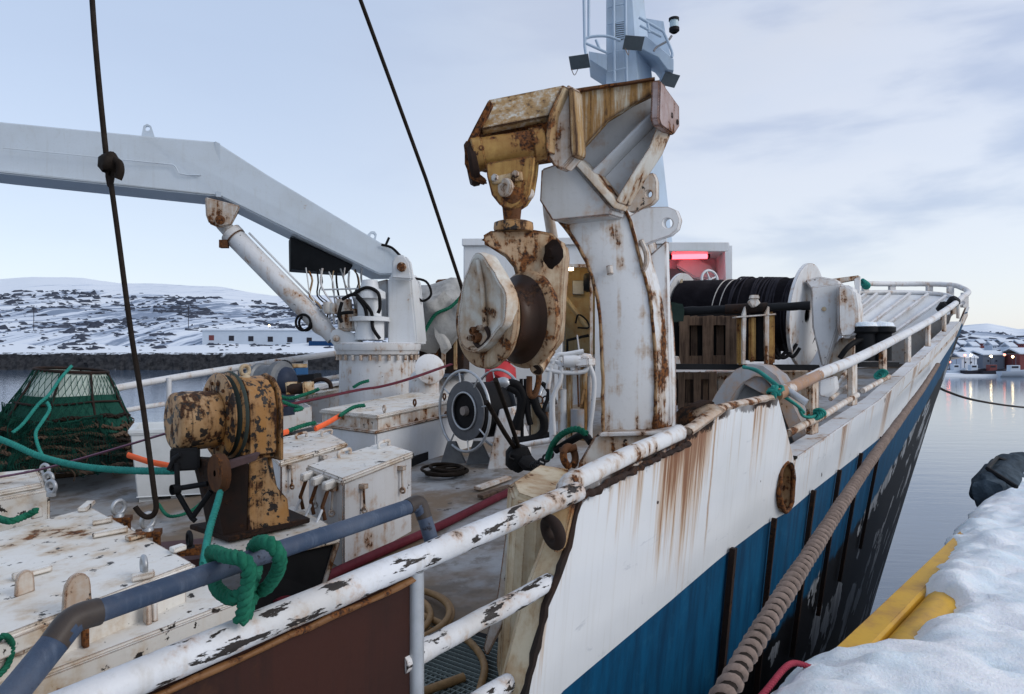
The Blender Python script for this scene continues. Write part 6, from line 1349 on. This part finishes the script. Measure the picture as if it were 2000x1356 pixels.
t = thing('float_buoy', 'red plastic buoy half hidden behind the hanging block', 'buoy', W(980, 742, 8.8))
m = MB(); m.lathe([(-.2, 0), (-.17, .12), (0, .22), (.17, .12), (.2, 0)], W(978, 735, 8.8), (.5, 0, 1), 20); part('body', m, plain('red_plastic', (.42, .03, .035), .4, 0, .2), t, 60); part('eye', MB().torus(W(978, 735, 8.8) + V((.1, 0, .22)), (0, 1, 0), .05, .02, 14, 6), M['red_hose'], t, 60)
# gear heap between crane and block
t = thing('tarp_bundle', 'pale crumpled tarp and netting heaped behind the hanging block', 'tarp', W(860, 650, 12.2))
m = MB(); m.lathe([(-.75, .05), (-.6, .42), (-.2, .52), (.2, .48), (.55, .36), (.8, .05)], W(868, 612, 12.3), V((.82, 0, .35)), 40)
bmesh.ops.subdivide_edges(m.bm, edges=m.bm.edges, cuts=2, use_grid_fill=True)
for v in m.bm.verts: v.co += V(mnoise.noise_vector(v.co * 2.3)) * .22 + V((0, 0, .16 * mnoise.noise(V((v.co.x * 9, v.co.z * 3, 1)))))
part('tarp', m, M['cloth'], t, 70); part('rope_strop', MB().rope(smooth([W(828, 650, 11.8), W(850, 615, 11.75), W(880, 600, 11.75), W(905, 575, 11.8)], 6), .03, .12), M['green'], t, 60)
part('fold', MB().slab([(845, 640), (860, 628), (872, 680), (862, 690)], 11.9, .1).rough(.05, 5, 2), M['cloth'], t, 60)
t = thing('brown_shed_frame', 'dark brown machinery frame with slanted top between crane and block', 'machinery', W(850, 715, 12.8))
part('body', MB().slab([(818, 610), (905, 590), (905, 730), (818, 730)], 12.9, .8, DV).bevel(.02, 1), M['black_rust'], t)
for x0, x1, mt in ((848, 854, 'rust'), (862, 869, 'white_rusty'), (886, 891, 'cream'), (832, 838, 'black_rust')): part('post', MB().slab([(x0, 655), (x1, 655), (x1, 722), (x0, 722)], 12.5, .1, DV), M[mt], t)
part('top_beam', MB().slab([(840, 585), (850, 548), (880, 545), (884, 560), (850, 600)], 12.4, .4, DV).bevel(.03, 1).rough(.04, 5, 2), M['rust'], t)
part('yellow_bar', MB().slab([(858, 658), (905, 648), (905, 656), (860, 666)], 12.3, .1, DV), M['yellow'], t)
t = thing('white_cowl', 'rounded white vent cowl on deck right of the crane pedestal', 'vent', W(832, 755, 10.4)); m = MB(); m.lathe([(-.30, .22), (.0, .22), (.10, .19), (.17, .11), (.19, 0)], W(828, 745, 10.4), (0, 0, 1), 24); part('cowl', m, M['white'], t, 60); m = MB(); m.lathe([(0, .2), (.05, .22), (.08, .16), (.08, 0)], W(838, 722, 10.2), V((.3, -.8, .2)), 20); part('cap', m, M['white'], t, 60)
# motor and deck bits by the port rail
t = thing('winch_motor', 'navy and grey cylindrical winch motor by the port rail', 'motor', W(530, 775, 9.6))
m = MB(); ax = V((.9, -.35, 0)); c = W(492, 742, 9.75); m.lathe([(0, .12), (.02, .19), (.1, .21), (.12, .23), (.16, .23), (.18, .20), (.42, .2), (.44, .26), (.52, .26), (.54, .2), (.6, .16), (.62, 0)], c, ax, 28); part('casing', m, M['steel'], t)
m = MB(); m.lathe([(.53, .19), (.62, .17), (.68, .10), (.68, 0)], c, ax, 24); part('end_bell', m, M['bluegear'], t, 50)
part('base', MB().cbox(c + V((.25, -.1, -.32)), (.6, -.2, 0), (.1, .3, 0), (0, 0, .3)), M['bluegear'], t)
part('blue_cover', MB().slab([(560, 722), (578, 719), (578, 732), (562, 735)], 9.9, .2), M['blue_box'], t); part('valve_wheel', MB().torus(W(556, 718, 9.9), (.2, -1, .1), .09, .02, 20, 6), M['dark'], t, 60)
t = thing('small_roller', 'small dark fairlead roller frame on deck beside the winch motor', 'roller', W(572, 765, 9.2))
part('roller', MB().lathe([(0, 0), (0, .07), (.22, .07), (.22, 0)], W(560, 760, 9.2), (1, .3, 0), 14), M['black_rust'], t)
for x in (557, 590): part('cheek', MB().slab([(x, 748), (x + 4, 746), (x + 6, 770), (x + 2, 772)], 9.15, .15), M['cream'], t)
t = thing('capstan_post', 'dark bollard with rusty pale cap by the port rail', 'bollard', W(577, 745, 10.6)); part('post', MB().lathe([(-.3, .1), (.05, .08), (.08, .17), (.13, .17), (.13, 0)], W(577, 728, 10.6), (0, 0, 1), 18), M['cream'], t); part('plate', MB().slab([(548, 738), (612, 730), (614, 742), (552, 752)], 10.5, .3, DV), M['dark'], t)
t = thing('deck_arch', 'small dark bent pipe arch by the crane pedestal', 'pipe', W(630, 755, 9.8)); part('pipe', MB().tube(smooth([W(606, 762, 9.8), W(612, 746, 9.8), W(630, 741, 9.8), W(644, 748, 9.8), W(646, 760, 9.8)], 5), .03, 8), M['black_rust'], t, 60)
# ------------------------------------------------------------------ near rail handrail and its knotted rope
br = thing('blue_handrail', 'worn blue pipe handrail bent down at both ends above the near white rail', 'handrail', W(480, 1095, 1.85))
hl = [W(-120, 1530, 1.18), W(20, 1362, 1.30), W(142, 1212, 1.42)]; hm = [W(142, 1212, 1.42), W(300, 1157, 1.56), W(500, 1089, 1.79), W(680, 1030, 2.04), W(818, 983, 2.27)]; hr = [W(818, 983, 2.27), W(832, 1020, 2.27), W(846, 1068, 2.27)]
part('leg', MB().tube(hl, .027, 16), M['blue_rail'], br, 60); part('bar', MB().tube(smooth(hm, 5), .0235, 16), M['blue_rail'], br, 60); part('leg', MB().tube(hr, .0235, 16), M['blue_rail'], br, 60)
jt = paint('rusty_joint', (.040, .034, .032), .35, .1, .0, .6, sc=2, stain=(.06, .045, .035), dirtc=(.03, .022, .02), rustc=((.09, .04, .02), (.02, .015, .013)))
for p, q0, q1 in ((hm[0], hl[1], hm[1]), (hm[-1], hm[-2], hr[1])):
    part('elbow', MB().tube(smooth([p + (q0 - p).normalized() * .05, p, p + (q1 - p).normalized() * .05], 5), lambda t: .0275 if abs(hm[0].x - p.x) < .01 else .0250, 16), jt, br, 60)
gr_ = thing('green_rope', 'thick green rope knotted round the blue handrail with its tail hanging down', 'rope', W(480, 1130, 1.8))
rp = [(418, 1095, 1.90), (414, 1078, 1.76), (440, 1086, 1.66), (472, 1092, 1.62), (486, 1110, 1.62), (482, 1150, 1.64), (474, 1200, 1.66), (468, 1215, 1.66)]
part('strand', MB().rope(smooth([W(*p) for p in rp], 10), .0175, .065), M['green'], gr_, 60)
rp = [(416, 1125, 1.82), (424, 1150, 1.76), (450, 1168, 1.68), (472, 1160, 1.66), (488, 1145, 1.70), (500, 1110, 1.80), (496, 1085, 1.86), (494, 1072, 1.84), (505, 1060, 1.72), (528, 1062, 1.66), (545, 1085, 1.66), (542, 1115, 1.70), (520, 1148, 1.74), (498, 1158, 1.76), (486, 1180, 1.70), (478, 1205, 1.70)]
part('strand', MB().rope(smooth([W(*p) for p in rp], 10), .0175, .065), M['green'], gr_, 60)
single('hauler_line', MB().rope(smooth([W(430, 962, 4.55), W(424, 985, 4.2), (W(408, 1040, 3.9)), W(397, 1104, 3.5)], 10), .020, .09), M['teal'], W(410, 1030, 3.2), 'taut teal green line running up from the handrail knot to the hauler', 'rope', ang=60)
single('slack_green_line', MB().rope(smooth([dk(310, 985, .06), dk(330, 1008, .06), dk(370, 1000, .06), dk(400, 975, .06), dk(395, 968, .06)], 8), .016, .08), M['green'], dk(350, 990), 'loose green line lying on deck left of the hauler', 'rope', ang=60)
single('teal_mooring_line', MB().rope(smooth([W(-40, 842, 6.4), W(20, 866, 6.0), W(80, 892, 5.8), (W(160, 911, 5.5)), W(250, 919, 5.2), W(340, 920, 4.85)], 10), .026, .10), M['teal'], W(150, 905, 5.6), 'thick teal rope sagging from the left edge to the hauler', 'rope', ang=60)
m = MB(); pv = smooth([W(-40, 938, 6.4), W(75, 918, 6.3), W(200, 884, 6.2), W(340, 842, 6.2)], 8); m.tube(pv, .02, 8, sx=1.5, sy=.5); single('purple_strap', m, M['purple'], W(180, 890, 6.2), 'purple strap stretched in front of the fish tub on the left', 'strap', ang=60)
m = MB(); pv = smooth([W(505, 803, 7.8), W(600, 783, 8.4), W(700, 762, 9.0), W(745, 755, 9.2), W(800, 740, 9.4), W(880, 712, 10.0)], 8); m.tube(pv, .04, 8, sx=1.2, sy=.4); single('purple_strap', m, M['red_hose'], W(700, 762, 9.0), 'dark purple strap lying across the hatches towards the brown machinery', 'strap', ang=60)
for pl, lb in (([(250, 889, 6.6), (290, 902, 6.5), (336, 911, 6.4)], 'orange webbing across the front of the fish tub'), ([(515, 858, 6.6), (540, 850, 6.8), (562, 843, 7.0)], 'orange webbing behind the hauler on the second locker'), ([(616, 838, 7.0), (640, 826, 7.2), (664, 812, 7.5)], 'orange webbing tied to the corner of the large hatch'), ([(515, 782, 8.2), (532, 778, 8.3), (546, 774, 8.4)], 'farthest orange webbing, by the winch motor')):
    single('orange_webbing', MB().tube([W(*p) for p in pl], .028, 8, sx=.6), M['orange_flag'], W(*pl[1]), lb, 'webbing', 'pieces of orange webbing', ang=60)
for pl, lb in (([(560, 843, 7.0), (590, 832, 7.1), (616, 826, 7.2)], 'green cord leading from the orange webbing onto the second locker'), ([(664, 812, 7.4), (690, 796, 7.6), (712, 792, 7.7)], 'green cord from the orange webbing to the large hatch dog'), ([(546, 774, 8.4), (570, 778, 8.4), (612, 765, 8.6), (622, 760, 8.6)], 'green rope by the small roller'), ([(520, 800, 7.7), (545, 785, 7.9), (570, 792, 8.0), (590, 798, 8.0), (575, 802, 7.9)], 'green rope coil on the rim of the tray'), ([(690, 757, 9.3), (705, 748, 9.3), (720, 744, 9.3)], 'green rope end on the flat hatch before the crane pedestal')):
    single('green_rope', MB().rope(smooth([W(*p) for p in pl], 8), .022, .09), M['green'], W(*pl[1]), lb, 'rope', 'green cords on the deck gear', ang=60)
single('deck_line', MB().tube(smooth([dk(90, 932, .03), dk(160, 925, .03), dk(230, 912, .03), dk(262, 902, .03)], 6), .03, 8), M['brown_rope'], dk(170, 923), 'brown rope lying on deck below the crab pot', 'rope', ang=60)
m = MB(); m.tube(smooth([dk(540, 1182, .04), dk(640, 1126, .04), dk(740, 1080, .04), dk(860, 1027, .04), dk(935, 990, .04), dk(1000, 958, .04)], 8), .036, 12); single('red_hose', m, M['red_hose'], dk(800, 1052), 'long dark red hose lying straight along the deck inside the rail', 'hose', ang=60)
t = thing('hose_coil', 'coil of tan hose on deck half hidden behind the brown side panel', 'hose', dk(690, 1225))
cc_ = dk(690, 1222, .05)
for k in range(6):
    part('turn', MB().torus(cc_ + V((random.uniform(-.04, .04), random.uniform(-.04, .04), .028 * (k % 3))), V((random.uniform(-.05, .05), random.uniform(-.05, .05), 1)), .40 + .035 * k - .06 * (k % 2), .019, 56, 8), M['tan'], t, 60)
part('free_end', MB().tube(smooth([dk(800, 1190, .06), dk(880, 1228, .06), dk(925, 1262, .06), dk(946, 1300, .06), dk(938, 1345, .06), dk(925, 1400, .06)], 8), .019, 8), M['tan'], t, 60)
part('cut_end', MB().tube([dk(770, 1372, .06), dk(906, 1323, .06)], .022, 10), M['tan'], t, 60)
# grating by the open rail
t = thing('deck_grating', 'dark green grey steel grating on deck behind the open rail', 'grating', dk(905, 1310))
go, gu, gv = dk(765, 1330, .02), V((.62, .78, 0)), V((.80, -.60, 0))
m = MB()
for k in range(34):
    p = go + gv * (k * .030 - .3); m.box(V((p.x, p.y, dz(p.x, p.y) + .03)) - gu * .5, gu * 1.15, gv * .006, UP * .02)
for k in range(30):
    p = go + gu * (k * .034 - .45); m.box(V((p.x, p.y, dz(p.x, p.y) + .031)) - gv * .3, gv * 1.0, gu * .006, UP * .016)
part('grating_bars', m, plain('green_grey_bar', (.16, .19, .18), .6, .2, .3), t, kind='stuff')
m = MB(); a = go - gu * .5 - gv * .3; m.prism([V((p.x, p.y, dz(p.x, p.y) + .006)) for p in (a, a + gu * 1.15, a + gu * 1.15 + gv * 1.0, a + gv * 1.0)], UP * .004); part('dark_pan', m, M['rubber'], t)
# ------------------------------------------------------------------ wires
wi = thing('hoist_wire', 'thick dark wire with a knot and bottom hook hanging at the left', 'wire rope', W(300, 1010, 3.9))
part('wire', MB().tube(smooth([W(165, -260, 4.3), W(180, 0, 4.25), W(192, 150, 4.2), W(207, 300, 4.15)], 4), .016, 8), M['cable'], wi, 60)
part('wire', MB().tube(smooth([W(215, 345, 4.14), W(232, 470, 4.1), W(256, 650, 4.05), W(280, 800, 4.0), W(303, 975, 3.92)], 4), .015, 8), M['cable'], wi, 60)
part('hook', MB().tube(smooth([W(303, 970, 3.92), W(305, 992, 3.92), W(299, 1006, 3.92), W(287, 1010, 3.92), W(274, 1003, 3.92), W(264, 990, 3.92)], 5), .015, 8), M['cable'], wi, 60)
m = MB(); m.lathe([(-.06, .03), (-.03, .055), (.02, .06), (.05, .035), (.05, 0)], W(213, 318, 4.13), (.1, 0, 1), 14).rough(.02, 18); part('knot', m, M['cable'], wi, 50)
part('knot_tail', MB().tube(smooth([W(218, 312, 4.12), W(232, 318, 4.1), W(235, 335, 4.1), W(230, 350, 4.1)], 4), .022, 8), M['cable'], wi, 60)
part('eye', MB().tube(smooth([W(211, 328, 4.14), W(210, 345, 4.14), W(215, 365, 4.14), W(220, 345, 4.14), W(219, 328, 4.14)], 4), .012, 8), M['cable'], wi, 60)
single('stay_wire', MB().tube([W(640, -180, 8), W(704, 0, 8.4), W(770, 180, 8.8), W(832, 350, 9.2), W(898, 550, 9.7), W(905, 575, 9.8)], .024, 8), M['cable'], W(898, 550, 9.7), 'slanting dark stay wire from the top down to behind the hanging block', 'wire rope', ang=60)
# ------------------------------------------------------------------ mooring line with spiral chafe winding, and bow line
mo = thing('mooring_line', 'thick brown mooring line wound in spiral chafe rope running along the hull to the bow', 'mooring line', W(1540, 1170, 3.0))
ml = smooth([W(1330, 1500, 1.75), W(1415, 1356, 1.98), W(1478, 1246, 2.3), W(1545, 1140, 2.75), W(1606, 1045, 3.35), W(1660, 960, 4.1), W(1722, 870, 5.4), W(1768, 806, 7.0), W(1800, 762, 9.0), W(1822, 728, 11.2), W(1832, 712, 12.2)], 16)
part('core', MB().tube(ml, .024, 10), M['cable'], mo, 60)
Ls = [0]
for a, b in zip(ml, ml[1:]): Ls.append(Ls[-1] + (b - a).length)
m = MB(); pitch = .060; nT = int(Ls[-1] / pitch * 12); pts = []; j = 0; fr_ = frames(ml)
for i in range(nT):
    l = Ls[-1] * i / nT
    while j < len(Ls) - 2 and Ls[j + 1] < l: j += 1
    f = (l - Ls[j]) / max(Ls[j + 1] - Ls[j], 1e-9); p = ml[j].lerp(ml[j + 1], f); a_, b_ = fr_[j][1].lerp(fr_[j + 1][1], f).normalized(), fr_[j][2].lerp(fr_[j + 1][2], f).normalized()
    q = 2 * math.pi * l / pitch; pts.append(p + (a_ * math.cos(q) + b_ * math.sin(q)) * (.020 + .003 * mnoise.noise(V((l * 3, 0, 0)))))
m.tube(pts, lambda t: .0165 + .002 * mnoise.noise(V((t * 400, 0, 0))), 7); part('spiral_winding', m, M['mooring'], mo, 70)
single('bow_line', MB().tube(smooth([W(1815, 745, 15.6), W(1850, 765, 17), W(1910, 783, 20), W(2000, 796, 25), W(2120, 806, 33)], 8), .03, 8), M['cable'], W(1850, 765, 17), 'thin dark bow line running out to the right over the water', 'mooring line', ang=60)
single('red_rope', MB().rope(smooth([W(1470, 1380, 3.1), W(1500, 1345, 3.2), W(1530, 1308, 3.35), W(1548, 1296, 3.45), (W(1566, 1298, 3.5)), W(1586, 1305, 3.5)], 8), .015, .06), plain('red_rope', (.30, .035, .06), .8, 0, .4, 60), W(1535, 1320, 3.35), 'red rope curling over the snowy quay edge near the hull', 'rope', ang=60)
